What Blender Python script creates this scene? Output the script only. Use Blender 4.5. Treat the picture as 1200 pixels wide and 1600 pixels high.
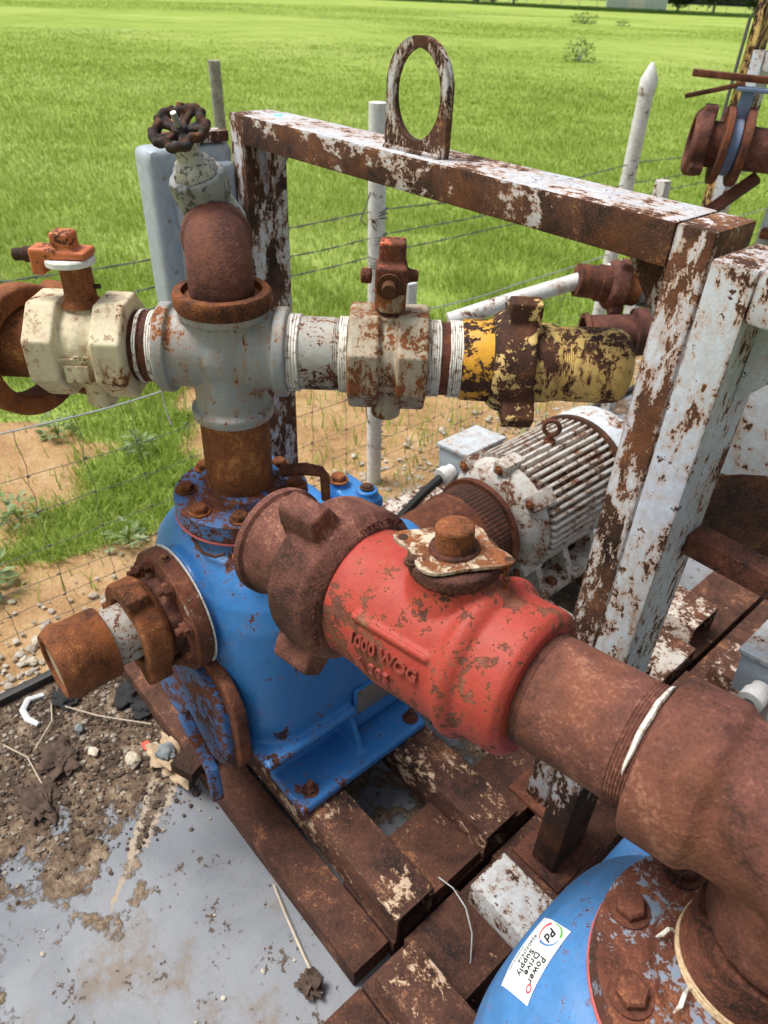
import bpy, bmesh, math, random
import numpy as np
from mathutils import Vector, Matrix, noise
from mathutils.bvhtree import BVHTree
for o in list(bpy.data.objects): bpy.data.objects.remove(o)
random.seed(7); RNG = np.random.default_rng(11)
PI = math.pi; rad = math.radians
scene = bpy.context.scene; COL = scene.collection

# ------------------------------------------------------------------ camera, sky, sun, exposure
HEAD, PITCH, ROLL, CAMZ = rad(47.0), rad(36.2), rad(2.6), 1.45
def camera():
    hd = Vector((-math.sin(HEAD), math.cos(HEAD), 0)); r0 = Vector((math.cos(HEAD), math.sin(HEAD), 0))
    fw = hd*math.cos(PITCH) - Vector((0,0,1))*math.sin(PITCH); u0 = r0.cross(fw)
    r = r0*math.cos(ROLL) + u0*math.sin(ROLL); u = u0*math.cos(ROLL) - r0*math.sin(ROLL)
    m = Matrix((r, u, -fw)).transposed().to_4x4(); m.translation = Vector((0,0,CAMZ))
    c = bpy.data.cameras.new('camera'); o = bpy.data.objects.new('camera', c); COL.objects.link(o)
    o.matrix_world = m
    c.sensor_fit = 'VERTICAL'; c.sensor_height = 36; c.sensor_width = 27; c.lens = 36*1115/1600
    c.clip_start = .02; c.clip_end = 3000
    c.dof.use_dof = True; c.dof.focus_distance = .92; c.dof.aperture_fstop = 8.5
    scene.camera = o
camera()
SUN_EL, SUN_AZ = rad(64), rad(232)      # azimuth measured from +Y towards +X
w = bpy.data.worlds.new('World'); scene.world = w; w.use_nodes = True
nt = w.node_tree; bg = nt.nodes['Background']
sky = nt.nodes.new('ShaderNodeTexSky'); sky.sky_type = 'NISHITA'; sky.sun_disc = False
sky.sun_elevation = SUN_EL; sky.sun_rotation = SUN_AZ; sky.dust_density = 6; sky.air_density = 1.4; sky.ozone_density = 1
hs = nt.nodes.new('ShaderNodeHueSaturation'); hs.inputs['Saturation'].default_value = .38
nt.links.new(sky.outputs[0], hs.inputs['Color']); nt.links.new(hs.outputs[0], bg.inputs[0]); bg.inputs[1].default_value = .052
sl = bpy.data.lights.new('sun', 'SUN'); sl.energy = 1.5; sl.angle = rad(24); sl.color = (1, .96, .9)
so = bpy.data.objects.new('sun', sl); COL.objects.link(so)
sd = Vector((math.sin(SUN_AZ)*math.cos(SUN_EL), math.cos(SUN_AZ)*math.cos(SUN_EL), math.sin(SUN_EL)))
so.rotation_euler = sd.to_track_quat('Z', 'Y').to_euler()
scene.view_settings.view_transform = 'Standard'; scene.view_settings.look = 'None'
scene.view_settings.gamma = 1; scene.view_settings.use_curve_mapping = False
scene.view_settings.exposure = 1.27
scene.render.engine = 'CYCLES'

# ------------------------------------------------------------------ node helpers and materials
class NT:
    def __init__(s, name):
        s.m = bpy.data.materials.new(name); s.m.use_nodes = True; s.t = s.m.node_tree
        s.b = s.t.nodes['Principled BSDF']
    def n(s, typ, **kw):
        x = s.t.nodes.new('ShaderNode'+typ)
        for k, v in kw.items(): setattr(x, k, v)
        return x
    def l(s, a, b): s.t.links.new(a, b)
    def inp(s, sock, v):
        if hasattr(v, 'is_output'): s.l(v, sock)
        elif isinstance(v, (tuple, list)): sock.default_value = tuple(v)+((1,) if len(v) == 3 and len(sock.default_value) == 4 else ())
        else: sock.default_value = v
    def math(s, op, a, b=0., c=0., clamp=False):
        x = s.n('Math', operation=op, use_clamp=clamp)
        for i, v in enumerate((a, b, c)): s.inp(x.inputs[i], v)
        return x.outputs[0]
    def noise(s, vec, scale, detail=5, rough=.6, dist=0.):
        x = s.n('TexNoise'); s.l(vec, x.inputs['Vector']); x.inputs['Scale'].default_value = scale
        x.inputs['Detail'].default_value = detail; x.inputs['Roughness'].default_value = rough; x.inputs['Distortion'].default_value = dist
        return x.outputs['Fac']
    def ss(s, v, lo, hi):
        x = s.n('MapRange', interpolation_type='SMOOTHSTEP'); s.inp(x.inputs[0], v); s.inp(x.inputs[1], lo); s.inp(x.inputs[2], hi)
        return x.outputs[0]
    def mix(s, f, a, b, mode='MIX'):
        x = s.n('Mix', data_type='RGBA', blend_type=mode); s.inp(x.inputs[0], f); s.inp(x.inputs[6], a); s.inp(x.inputs[7], b)
        return x.outputs[2]
    def fmix(s, f, a, b):
        x = s.n('Mix', data_type='FLOAT'); s.inp(x.inputs[0], f); s.inp(x.inputs[2], a); s.inp(x.inputs[3], b)
        return x.outputs[0]
    def ramp(s, v, stops):
        x = s.n('ValToRGB'); s.inp(x.inputs[0], v); r = x.color_ramp
        while len(r.elements) < len(stops): r.elements.new(.5)
        for e, (p, c) in zip(r.elements, stops): e.position = p; e.color = tuple(c)+(1,)
        return x.outputs[0]
    def coords(s, stretch=(1,1,1), seed=0.):
        tc = s.n('TexCoord'); oi = s.n('ObjectInfo')
        k = s.math('MULTIPLY_ADD', oi.outputs['Random'], 17.3, seed)
        cx = s.n('CombineXYZ'); [s.l(k, cx.inputs[i]) for i in range(3)]
        va = s.n('VectorMath', operation='ADD'); s.l(tc.outputs['Object'], va.inputs[0]); s.l(cx.outputs[0], va.inputs[1])
        vm = s.n('VectorMath', operation='MULTIPLY'); s.l(va.outputs[0], vm.inputs[0]); vm.inputs[1].default_value = stretch
        return vm.outputs[0]
    def bump(s, h, strength, dist, normal=None):
        x = s.n('Bump'); s.inp(x.inputs['Height'], h); x.inputs['Strength'].default_value = strength; x.inputs['Distance'].default_value = dist
        if normal is not None: s.l(normal, x.inputs['Normal'])
        return x.outputs[0]
    def fin(s, col=None, rough=None, normal=None, metal=None, spec=None):
        for k, v in (('Base Color', col), ('Roughness', rough), ('Normal', normal), ('Metallic', metal), ('Specular IOR Level', spec)):
            if v is not None: s.inp(s.b.inputs[k], v)
        return s.m

RB = dict(brown=((.026,.011,.008), (.125,.043,.026), (.31,.125,.058)),
          orange=((.050,.018,.010), (.205,.068,.025), (.48,.21,.07)),
          dark=((.015,.009,.007), (.060,.026,.016), (.22,.095,.040)),
          bail=((.018,.010,.007), (.085,.038,.023), (.32,.15,.065)),
          beam=((.018,.009,.007), (.078,.033,.022), (.31,.14,.07)),
          nipple=((.040,.016,.012), (.128,.048,.035), (.31,.145,.095)))
def rust_nodes(T, v, pal, scale=1., hot=.45):
    a = T.noise(v, 8*scale, 5, .68, .6); b = T.noise(v, 60*scale, 4, .72); c = T.noise(v, 300*scale, 2, .7)
    f = T.math('ADD', T.math('MULTIPLY', a, 1.55), T.math('ADD', T.math('MULTIPLY', b, .65), T.math('MULTIPLY', c, .65)))
    f = T.math('SUBTRACT', f, .925)
    d, m, l = pal
    col = T.ramp(f, [(.24, d), (.42, [x*.75 for x in m]), (.54, m), (.66, [x*1.25 for x in m]), (.84, l)])
    col = T.mix(T.math('MULTIPLY', T.ss(T.noise(v, 3.3*scale, 4, .7, 1.), .50, .66), hot), col, T.mix(b, [m[0]*1.15, m[1]*.88, m[2]*.60], [min(1, l[0]*1.1), l[1]*.85, l[2]*.5]))
    col = T.mix(T.math('MULTIPLY', T.ss(c, .62, .74), .28), col, [min(1, x*1.2+.01) for x in l])
    return col, f, b, c
def rusty(name, pal='brown', scale=1., paint=None, cov=0., pscale=1., stretch=(1,1,1), stain=.6, prough=.42, edge=0., bump=1., paint2=None, seed=0., dirt=.0, soft=.012, bevel=.006, top=0., low=0., fr=.0, hot=.45, zlow=0.):
    """bare or flaking-painted steel: rust base, chipped coat with a rust bloom round each chip"""
    T = NT(name); v = T.coords(stretch, seed); vr = T.coords((1,1,1), seed+3.1) if stretch != (1,1,1) else v
    col, f, rb, rc = rust_nodes(T, vr, RB[pal], scale, hot)
    rough = T.fmix(rb, .70, .98)
    h = T.math('ADD', T.math('MULTIPLY', rb, .6), T.math('MULTIPLY', rc, .55))
    if paint:
        n1 = T.noise(v, 7*pscale, 6, .70, .5); n2 = T.noise(v, 42*pscale, 4, .74)
        q0 = T.math('ADD', T.math('MULTIPLY', n1, .56), T.math('ADD', T.math('MULTIPLY', n2, .36), T.math('MULTIPLY', rc, .08)))
        thr = .635-.27*cov
        q = q0
        if top:
            ge = T.n('NewGeometry'); sx = T.n('SeparateXYZ'); T.l(ge.outputs['True Normal'], sx.inputs[0])
            q = T.math('ADD', q, T.math('MULTIPLY', T.math('MAXIMUM', sx.outputs[2], 0.), top))
        if zlow:
            oc = T.n('TexCoord'); so_ = T.n('SeparateXYZ'); T.l(oc.outputs['Object'], so_.inputs[0])
            q = T.math('SUBTRACT', q, T.math('MULTIPLY', T.ss(so_.outputs[2], .42, .10), zlow))
        if low:
            oc = T.n('TexCoord'); so_ = T.n('SeparateXYZ'); T.l(oc.outputs['Object'], so_.inputs[0]); zz = so_.outputs[2]
            q = T.math('SUBTRACT', q, T.math('MULTIPLY', T.math('ADD', T.math('MULTIPLY', T.ss(zz, .27, .12), T.ss(so_.outputs[1], .02, -.12)), T.ss(zz, .49, .55)), low))
        if edge:
            bv = T.n('Bevel', samples=3); bv.inputs[0].default_value = bevel
            ge = T.n('NewGeometry'); dp = T.n('VectorMath', operation='DOT_PRODUCT')
            T.l(bv.outputs[0], dp.inputs[0]); T.l(ge.outputs['Normal'], dp.inputs[1])
            e = T.ss(T.math('SUBTRACT', 1., dp.outputs['Value']), .0, .28)
            q = T.math('SUBTRACT', q, T.math('MULTIPLY', e, edge))
        pm = T.ss(q, thr-soft*.2, thr+soft*.6)
        if fr: pm = T.math('MULTIPLY', pm, T.math('SUBTRACT', 1., T.math('MULTIPLY', T.ss(rb, .615, .65), fr)))
        halo = T.ss(q, thr+.045, thr)
        pcol = T.mix(T.ss(rb, .3, .7), [x*.88 for x in paint], [min(x*1.07, .9) for x in paint])
        if paint2: pcol = T.mix(T.ss(n2, .53, .57), pcol, paint2)
        st = T.mix(n1, (.55,.26,.09), (.30,.13,.06))
        pcol = T.mix(T.math('MULTIPLY', halo, stain), pcol, st, 'MULTIPLY' if stain < 0 else 'MIX')
        wash = T.math('MULTIPLY', T.ss(T.math('SUBTRACT', q, thr), .14, .02), min(1, stain)*.35)
        pcol = T.mix(wash, pcol, (.42,.25,.13))
        if stain >= .55:
            vs = T.n('VectorMath', operation='MULTIPLY'); T.l(v, vs.inputs[0]); vs.inputs[1].default_value = (1,1,.07)
            run = T.math('MULTIPLY', T.ss(T.noise(vs.outputs[0], 55, 3, .6), .50, .68), T.ss(n1, .62, .42))
            pcol = T.mix(T.math('MULTIPLY', run, stain*.75), pcol, (.30,.15,.065))
        if dirt: pcol = T.mix(T.math('MULTIPLY', T.ss(f, .45, .75), dirt), pcol, (.15,.09,.05))
        col = T.mix(pm, col, pcol)
        rough = T.fmix(pm, rough, T.fmix(rb, prough-.05, prough+.2))
        pm0 = T.ss(q0, thr-soft*.2, thr+soft*.6) if (edge or top) else pm
        h = T.fmix(pm0, T.math('MULTIPLY', h, .5), T.math('ADD', .66, T.math('ADD', T.math('MULTIPLY', n2, .25), T.math('MULTIPLY', rc, .18))))
    nrm = T.bump(h, .75*bump, .0026)
    return T.fin(col, rough, nrm, spec=.35)
def plain(name, c, rough=.5, metal=0., var=.12, nscale=60, bump=.15, emis=None):
    T = NT(name); v = T.coords()
    n = T.noise(v, nscale, 5, .65)
    col = T.mix(T.ss(n, .3, .7), [x*(1-var) for x in c], [min(1, x*(1+var)) for x in c])
    return T.fin(col, T.fmix(n, rough*.85, min(1, rough*1.15)), T.bump(n, bump, .002), metal)

M = {}
M['pipe'] = rusty('rusty pipe steel', 'nipple', 1., hot=.36)
M['rust'] = rusty('brown rust', 'brown')
M['rust_cast'] = rusty('cast rust', 'nipple', 1.2, bump=1.4, hot=.3)
M['rust_orange'] = rusty('orange rust', 'orange', 1.1, bump=1.2)
M['rust_dark'] = rusty('dark rust', 'dark', 1., bump=1.1)
M['suction'] = rusty('speckled rust flange', 'brown', 1.3, (.50,.47,.44), .16, 3.5, stain=.5, bump=1.3)
M['bail'] = rusty('white frame paint over rust', 'bail', 1.1, (.62,.67,.74), .53, 1.9, (1,1,.42), .85, .4, edge=.09, fr=.8, bump=1.2, bevel=.010, soft=.02)
M['bail_beam'] = rusty('white beam paint mostly rusted', 'bail', 1.1, (.62,.66,.73), .35, 1.6, (.7,1,1), .9, .4, fr=.8, bump=1.2, soft=.02, top=.095, seed=1.)
M['bail2'] = rusty('white frame paint mostly whole', 'dark', 1.1, (.52,.58,.66), .66, 2.2, (1,1,.5), .8, .36, edge=.05, fr=1., zlow=.14, seed=2, bevel=.007, soft=.02)
M['red'] = rusty('red valve paint', 'nipple', 1., (.38,.046,.034), .60, 1.5, stain=.1, prough=.5, fr=.6, edge=.05, bump=1.3, seed=4.4, bevel=.004)
M['redtext'] = plain('worn red lettering', (.27,.05,.036), .6, var=.25, nscale=120, bump=.4)
M['redstub'] = rusty('thin red paint on rust', 'brown', 1., (.55,.12,.06), .36, 2.4, stain=.1, edge=.03)
M['orange'] = rusty('orange handle paint', 'brown', 1., (.56,.15,.055), .66, 3., stain=.2, edge=.05, bevel=.003)
M['blue'] = rusty('blue pump paint', 'brown', 1., (.038,.205,.53), .93, 1.6, (1,1,.5), .12, .24, bump=.75, fr=.6, seed=7.7, low=.13, dirt=.10)
M['blue_worn'] = rusty('worn blue paint', 'brown', 1., (.035,.16,.42), .50, 1.8, stain=.2, prough=.4, edge=.05)
M['blue_far'] = rusty('dull blue paint', 'brown', 1., (.16,.24,.40), .9, 1.2, stain=.4)
M['bluepump2'] = rusty('faded blue pump paint', 'brown', 1., (.065,.215,.49), .88, 2.2, fr=.5, stain=.12, prough=.32, bump=.6, seed=9)
M['flange2'] = rusty('rusted blue flange', 'brown', 1.2, (.15,.25,.38), .40, 2.6, stain=.5, prough=.5, bump=1.3, seed=4)
M['greyfit'] = rusty('grey fitting paint', 'orange', 1., (.31,.335,.345), .82, 3.2, (1,1,.5), stain=.9, fr=.9, prough=.42, edge=.06, bump=.7, dirt=.12, bevel=.004, soft=.03)
M['greynip'] = rusty('speckled grey paint', 'brown', 1., (.40,.41,.39), .66, 5., stain=.55, edge=.03)
M['cream'] = rusty('cream valve paint', 'orange', 1., (.72,.64,.45), .84, 2.6, stain=.9, fr=.6, prough=.5, edge=.05, dirt=.12, bevel=.004, soft=.03)
M['valve2'] = rusty('rust stained valve paint', 'orange', 1., (.47,.43,.34), .68, 3., (1,1,.5), stain=1., prough=.6, edge=.06, dirt=.5, bevel=.005, soft=.05)
M['plate'] = rusty('pale rusted plate', 'orange', 1.6, (.57,.50,.39), .60, 3., stain=1., prough=.6, dirt=.3, edge=-.04, soft=.06)
M['yellow'] = rusty('yellow paint over rust', 'dark', 1., (.76,.56,.17), .52, 2.3, (1,1,.40), stain=.9, fr=.5, soft=.05, prough=.5, seed=1)
M['yellowhot'] = rusty('deep yellow paint over rust', 'dark', 1., (.76,.38,.025), .52, 1.8, stain=.3, seed=6)
M['yellownut'] = rusty('nut with yellow traces', 'dark', 1., (.74,.54,.20), .36, 1.8, stain=.3, seed=2, edge=.04)
M['beam'] = rusty('rusty beam', 'beam', .9, (.42,.26,.16), .16, 2.6, (.8,1,1), stain=.5, bump=1.2, seed=5, soft=.06, prough=.6, fr=1., hot=.12)
M['beam_white'] = rusty('white beam paint', 'beam', 1., (.60,.63,.64), .62, 2.6, stain=.7, edge=.04, seed=3, top=.02, fr=1.)
M['beam_mix'] = rusty('half white beam paint', 'beam', 1., (.58,.57,.54), .50, 2.6, stain=.7, edge=.04, seed=7, fr=.8)
M['beam_trace'] = rusty('beam with pale traces', 'beam', .9, (.58,.45,.34), .35, 2.1, (.75,1,1), stain=1., seed=8, soft=.06, fr=1., hot=.1)
M['motor'] = rusty('white motor paint', 'brown', 1., (.60,.60,.575), .74, 3., stain=.9, fr=.5, prough=.45, edge=.05, dirt=.3, bevel=.004, soft=.03)
M['motor_core'] = rusty('rusted motor frame', 'brown', 1., (.50,.48,.45), .52, 2.6, stain=.85, prough=.5, dirt=.4)
M['motor_blue'] = rusty('fan cover paint', 'orange', 1., (.60,.66,.72), .80, 1.6, stain=.6)
M['galv'] = rusty('galvanised valve', 'dark', 1., (.27,.285,.29), 1.1, 1.6, stain=0., prough=.5, paint2=(.075,.08,.083), dirt=.15)
M['whitewash'] = rusty('bonnet with white coat', 'dark', 1., (.50,.49,.45), 1., 3., stain=.0, prough=.6, paint2=(.14,.14,.135))
M['wheel'] = rusty('handwheel', 'dark', 1.6, (.030,.028,.028), .52, 3.2, stain=.0, prough=.75)
M['panel'] = rusty('blue grey panel', 'brown', 1., (.40,.46,.53), 1.0, .9, stain=.1, prough=.32, bump=.4)
M['white_post'] = rusty('white post paint', 'dark', 1., (.72,.74,.75), .84, 3., stain=.4, prough=.5)
M['white_pipe'] = rusty('white pipe paint', 'brown', 1., (.66,.67,.68), .74, 3.5, stain=.6)
M['guard'] = rusty('weathered white sheet', 'dark', 1., (.50,.555,.60), .84, 1.5, stain=.8, prough=.4, edge=.05)
T_ = NT('thread tape'); v_ = T_.coords(); M['tape'] = T_.fin(T_.mix(T_.ss(T_.noise(v_, 90, 4, .7), .50, .66), (.74,.72,.66), (.30,.20,.14)), .75, T_.bump(T_.noise(v_, 300, 2), .4, .002))
M['twine'] = plain('thread twine', (.62,.45,.28), .8, nscale=300, bump=.5, var=.3)
M['steel'] = plain('dull steel plate', (.30,.28,.25), .45, .6, nscale=90)
M['whitewasher'] = plain('white washer', (.78,.78,.75), .55, nscale=120)
M['black'] = plain('black rubber', (.016,.016,.017), .55)
M['blacklump'] = plain('crumbled asphalt', (.018,.018,.02), .9, nscale=120, bump=1.)
M['wire'] = plain('weathered wire', (.16,.16,.155), .55, .4)
M['wire_bright'] = plain('bright galvanised wire', (.48,.50,.50), .45, .5)
M['gasket'] = plain('red gasket', (.55,.13,.13), .7)
M['label'] = plain('white label vinyl', (.82,.84,.84), .35, var=.02, bump=.02)
M['ink'] = plain('black ink', (.012,.012,.014), .5)
M['ink_red'] = plain('red ink', (.72,.06,.09), .5); M['ink_blue'] = plain('blue ink', (.05,.20,.48), .5); M['ink_green'] = plain('green ink', (.12,.42,.08), .5)
M['turquoise'] = plain('turquoise paint dot', (.12,.60,.55), .5)
M['oldwood'] = plain('weathered wood', (.30,.29,.27), .9, nscale=30, bump=.8, var=.3)
M['rock'] = plain('pale limestone', (.52,.46,.36), .95, nscale=40, bump=.8, var=.25)
M['rock_grey'] = plain('grey stone', (.17,.19,.20), .95, nscale=50, bump=.8, var=.3)
M['mud'] = plain('dry mud', (.075,.048,.034), 1., nscale=60, bump=1., var=.4)
M['dirt_tan'] = plain('tan caked dirt', (.42,.31,.20), 1., nscale=30, bump=1., var=.35)
M['straw'] = plain('dry straw', (.50,.43,.33), .8, nscale=40)
M['plastic_white'] = plain('white plastic', (.75,.77,.77), .4)
M['redchip'] = plain('red paint chip', (.55,.09,.05), .7)
M['plasticorange'] = plain('orange plastic', (.75,.35,.18), .6)

# ------------------------------------------------------------------ mesh helpers
def rotx(d, up=(0,0,1)):
    """4x4 rotation whose local X points along d"""
    x = Vector(d).normalized(); z = Vector(up); y = z.cross(x)
    if y.length < 1e-4: y = Vector((0,1,0)).cross(x) if abs(x.y) < .9 else Vector((1,0,0)).cross(x)
    y.normalize(); z = x.cross(y)
    return Matrix((x, y, z)).transposed().to_4x4()
def place(loc, d=(1,0,0), up=(0,0,1)):
    m = rotx(d, up); m.translation = Vector(loc); return m
I4 = Matrix.Identity(4)
class MB:
    def __init__(s): s.bm = bmesh.new()
    def _add(s, pts, faces, m=None):
        vs = [s.bm.verts.new((m @ Vector(p)) if m is not None else p) for p in pts]
        for f in faces:
            try: s.bm.faces.new([vs[i] for i in f])
            except ValueError: pass
        return vs
    def box(s, lo, hi, bev=0., m=None, seg=2):
        x0,y0,z0 = lo; x1,y1,z1 = hi
        b = bmesh.new()
        v = [b.verts.new(p) for p in ((x0,y0,z0),(x1,y0,z0),(x1,y1,z0),(x0,y1,z0),(x0,y0,z1),(x1,y0,z1),(x1,y1,z1),(x0,y1,z1))]
        for f in ((3,2,1,0),(4,5,6,7),(0,1,5,4),(1,2,6,5),(2,3,7,6),(3,0,4,7)): b.faces.new([v[i] for i in f])
        if bev: bmesh.ops.bevel(b, geom=b.edges[:], offset=bev, segments=seg, affect='EDGES', profile=.6)
        b.verts.index_update()
        s._add([x.co.copy() for x in b.verts], [[x.index for x in f.verts] for f in b.faces], m); b.free(); return s
    def lathe(s, prof, m=None, seg=48, cap0=True, cap1=True, lob=None):
        """profile (x, r) turned about local X"""
        pts, faces = [], []
        n = len(prof)
        for x, r in prof:
            for k in range(seg):
                a = 2*PI*k/seg; q = r*(lob(a, x) if lob else 1)
                pts.append((x, q*math.cos(a), q*math.sin(a)))
        for i in range(n-1):
            for k in range(seg):
                a, b = i*seg+k, i*seg+(k+1) % seg
                faces.append((a, a+seg, b+seg, b))
        if cap0: faces.append(list(range(seg)))
        if cap1: faces.append(list(range((n-1)*seg, n*seg))[::-1])
        s._add(pts, faces, m); return s
    def cyl(s, p0, p1, r0, r1=None, seg=24, caps=True):
        p0, p1 = Vector(p0), Vector(p1); m = place(p0, p1-p0)
        return s.lathe([(0, r0), ((p1-p0).length, r0 if r1 is None else r1)], m, seg, caps, caps)
    def tube(s, pts, r, seg=8, caps=True):
        pts = [Vector(p) for p in pts]; n = len(pts)
        rr = r if isinstance(r, (list, tuple)) else [r]*n
        P, F = [], []; ref = None
        for i, p in enumerate(pts):
            t = (pts[min(i+1, n-1)]-pts[max(i-1, 0)]).normalized()
            if ref is None:
                ref = Vector((0,0,1)) if abs(t.z) < .9 else Vector((1,0,0))
            a = (ref - t*ref.dot(t)).normalized(); ref = a; b = t.cross(a)
            for k in range(seg):
                g = 2*PI*k/seg; P.append(p+a*rr[i]*math.cos(g)+b*rr[i]*math.sin(g))
        for i in range(n-1):
            for k in range(seg):
                q, w_ = i*seg+k, i*seg+(k+1) % seg; F.append((q, w_, w_+seg, q+seg))
        if caps: F.append(list(range(seg))[::-1]); F.append(list(range((n-1)*seg, n*seg)))
        s._add(P, F); return s
    def prism(s, poly, z0, z1, m=None):
        n = len(poly); P = [(x,y,z0) for x,y in poly]+[(x,y,z1) for x,y in poly]
        F = [list(range(n))[::-1], list(range(n, 2*n))]+[(i,(i+1) % n, n+(i+1) % n, n+i) for i in range(n)]
        s._add(P, F, m); return s
    def ball(s, c, r, sub=2, jit=0., seed=0):
        r = r if isinstance(r, (tuple, list)) else (r, r, r); b = bmesh.new()
        bmesh.ops.create_icosphere(b, subdivisions=sub, radius=1); b.verts.index_update()
        P = []
        for v in b.verts:
            sv = Vector((seed*3.1, seed, 0)); k = 1+jit*(noise.noise(v.co*1.7+sv)+(.55*noise.noise(v.co*4.3+sv)+.35*noise.noise(v.co*10+sv) if sub > 2 else 0))
            P.append((c[0]+v.co.x*r[0]*k, c[1]+v.co.y*r[1]*k, c[2]+v.co.z*r[2]*k))
        s._add(P, [[x.index for x in f.verts] for f in b.faces]); b.free(); return s
    def torus(s, c, axis, R, r, seg=32, sub=10):
        m = place(c, axis); P, F = [], []
        for i in range(seg):
            a = 2*PI*i/seg
            for k in range(sub):
                g = 2*PI*k/sub; q = R+r*math.cos(g); P.append((r*math.sin(g), q*math.cos(a), q*math.sin(a)))
        for i in range(seg):
            for k in range(sub):
                F.append((i*sub+k, i*sub+(k+1) % sub, ((i+1) % seg)*sub+(k+1) % sub, ((i+1) % seg)*sub+k))
        s._add(P, F, m); return s
    def loft(s, rings):
        n = len(rings[0]); P = [p for r in rings for p in r]; F = []
        for i in range(len(rings)-1):
            for k in range(n): F.append((i*n+k, i*n+(k+1) % n, (i+1)*n+(k+1) % n, (i+1)*n+k))
        F.append(list(range(n))[::-1]); F.append(list(range((len(rings)-1)*n, len(rings)*n))); s._add(P, F); return s
    def mesh(s, name, smooth=35):
        bmesh.ops.recalc_face_normals(s.bm, faces=s.bm.faces[:])
        me = bpy.data.meshes.new(name); s.bm.to_mesh(me); s.bm.free()
        if smooth:
            me.polygons.foreach_set('use_smooth', [True]*len(me.polygons)); me.set_sharp_from_angle(angle=rad(smooth))
        return me
    def build(s, name, mat, parent=None, smooth=35, cast=None, it=6):
        """cast: voxel size for a remeshed, filleted casting"""
        me = s.mesh(name, smooth); me.materials.append(M[mat] if isinstance(mat, str) else mat)
        o = bpy.data.objects.new(name, me); COL.objects.link(o)
        if parent is not None: o.parent = parent
        if cast:
            r = o.modifiers.new('fillet', 'REMESH'); r.mode = 'VOXEL'; r.voxel_size = cast; r.use_smooth_shade = True
            q = o.modifiers.new('soften', 'SMOOTH'); q.factor = .5; q.iterations = it
        return o
def tag(o, label, cat=None, group=None, kind=None):
    if label: o['label'] = label
    if cat: o['category'] = cat
    if group: o['group'] = group
    if kind: o['kind'] = kind
    return o
def thing(name, label, cat, m=None, group=None):
    o = bpy.data.objects.new(name, None); COL.objects.link(o); o.empty_display_size = .05
    if m is not None: o.matrix_world = m if isinstance(m, Matrix) else Matrix.Translation(Vector(m))
    return tag(o, label, cat, group)
def obj(name, me, parent=None, m=None):
    o = bpy.data.objects.new(name, me); COL.objects.link(o)
    if parent is not None: o.parent = parent
    if m is not None: o.matrix_local = m
    return o
def copy_tree(o, parent=None):
    c = o.copy(); COL.objects.link(c); c.parent = parent
    for ch in list(o.children): copy_tree(ch, c)
    return c
def kind_of(prefix_mesh): return prefix_mesh
_bolt = {}
def bolt_mesh(r, h, mat, stud=.0):
    key = (round(r, 4), round(h, 4), mat, stud)
    if key not in _bolt:
        b = MB(); b.lathe([(0, r), (h*.8, r), (h, r*.85)], place((0,0,0), (0,0,1)), 6)
        b.lathe([(-.001, r*1.35), (.0025, r*1.35)], place((0,0,0), (0,0,1)), 20)
        if stud: b.lathe([(0, r*.55), (h+stud, r*.55), (h+stud+.002, r*.4)], place((0,0,0), (0,0,1)), 12)
        me = b.mesh('bolt', 30); me.materials.append(M[mat]); _bolt[key] = me
    return _bolt[key]
def bolt(parent, loc, axis, r=.0125, h=.011, mat='rust_orange', stud=0., name='bolt'):
    m = rotx(axis) @ Matrix.Rotation(PI/2, 4, 'Y')          # local Z -> axis
    m = m @ Matrix.Rotation(random.uniform(0, 1), 4, 'Z'); m.translation = Vector(loc)
    return obj(name, bolt_mesh(r, h, mat, stud), parent, m)
def text_mesh(txt, size, extrude, fn, mat, bev=0., name='lettering', parent=None, shear=0., space=1., bold=0.):
    """raised or printed text; fn maps flat (x, y) to (point, normal)"""
    cu = bpy.data.curves.new('t', 'FONT'); cu.body = txt; cu.size = size; cu.align_x = 'CENTER'; cu.align_y = 'CENTER'
    cu.extrude = .0005; cu.shear = shear; cu.space_character = space; cu.resolution_u = 3; cu.offset = bold
    t = bpy.data.objects.new('t', cu); COL.objects.link(t); dg = bpy.context.evaluated_depsgraph_get(); dg.update()
    me0 = t.evaluated_get(dg).to_mesh(); P, F = [], []
    for v in me0.vertices:
        p, n = fn(v.co.x, v.co.y); P.append(Vector(p)+Vector(n)*(extrude if v.co.z > 0 else -.001))
    F = [tuple(f.vertices) for f in me0.polygons]
    me = bpy.data.meshes.new(name); me.from_pydata(P, [], F); me.materials.append(M[mat])
    bpy.data.objects.remove(t); bpy.data.curves.remove(cu)
    return obj(name, me, parent)
def sel(n, hx, hy, z, cx=0, cy=0, e=3.4):
    r = []
    for k in range(n):
        a = 2*PI*k/n; c, s_ = math.cos(a), math.sin(a)
        r.append((cx+hx*math.copysign(abs(c)**(2/e), c), cy+hy*math.copysign(abs(s_)**(2/e), s_), z))
    return r
def threads(x0, x1, r, pitch=.0028, dep=.0012):
    p = []; x = x0
    while x < x1: p += [(x, r-dep), (x+pitch*.5, r)]; x += pitch
    return p
def tape(parent, x0, x1, r, mat='tape', n=5, name='thread_tape', jit=.0015):
    b = MB()
    for k in range(n):
        x = x0+(x1-x0)*(k+.5)/n; seg = 48; pts = []
        for i in range(seg+1):
            a = 2*PI*i/seg
            pts.append((x+jit*noise.noise((math.cos(a)*2, math.sin(a)*2, k*7.+x0*90)), r*math.cos(a), r*math.sin(a)))
        b.tube(pts, max(.0007, (x1-x0)/n*.55), 5, False)
    return b.build(name, mat, parent)

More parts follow.
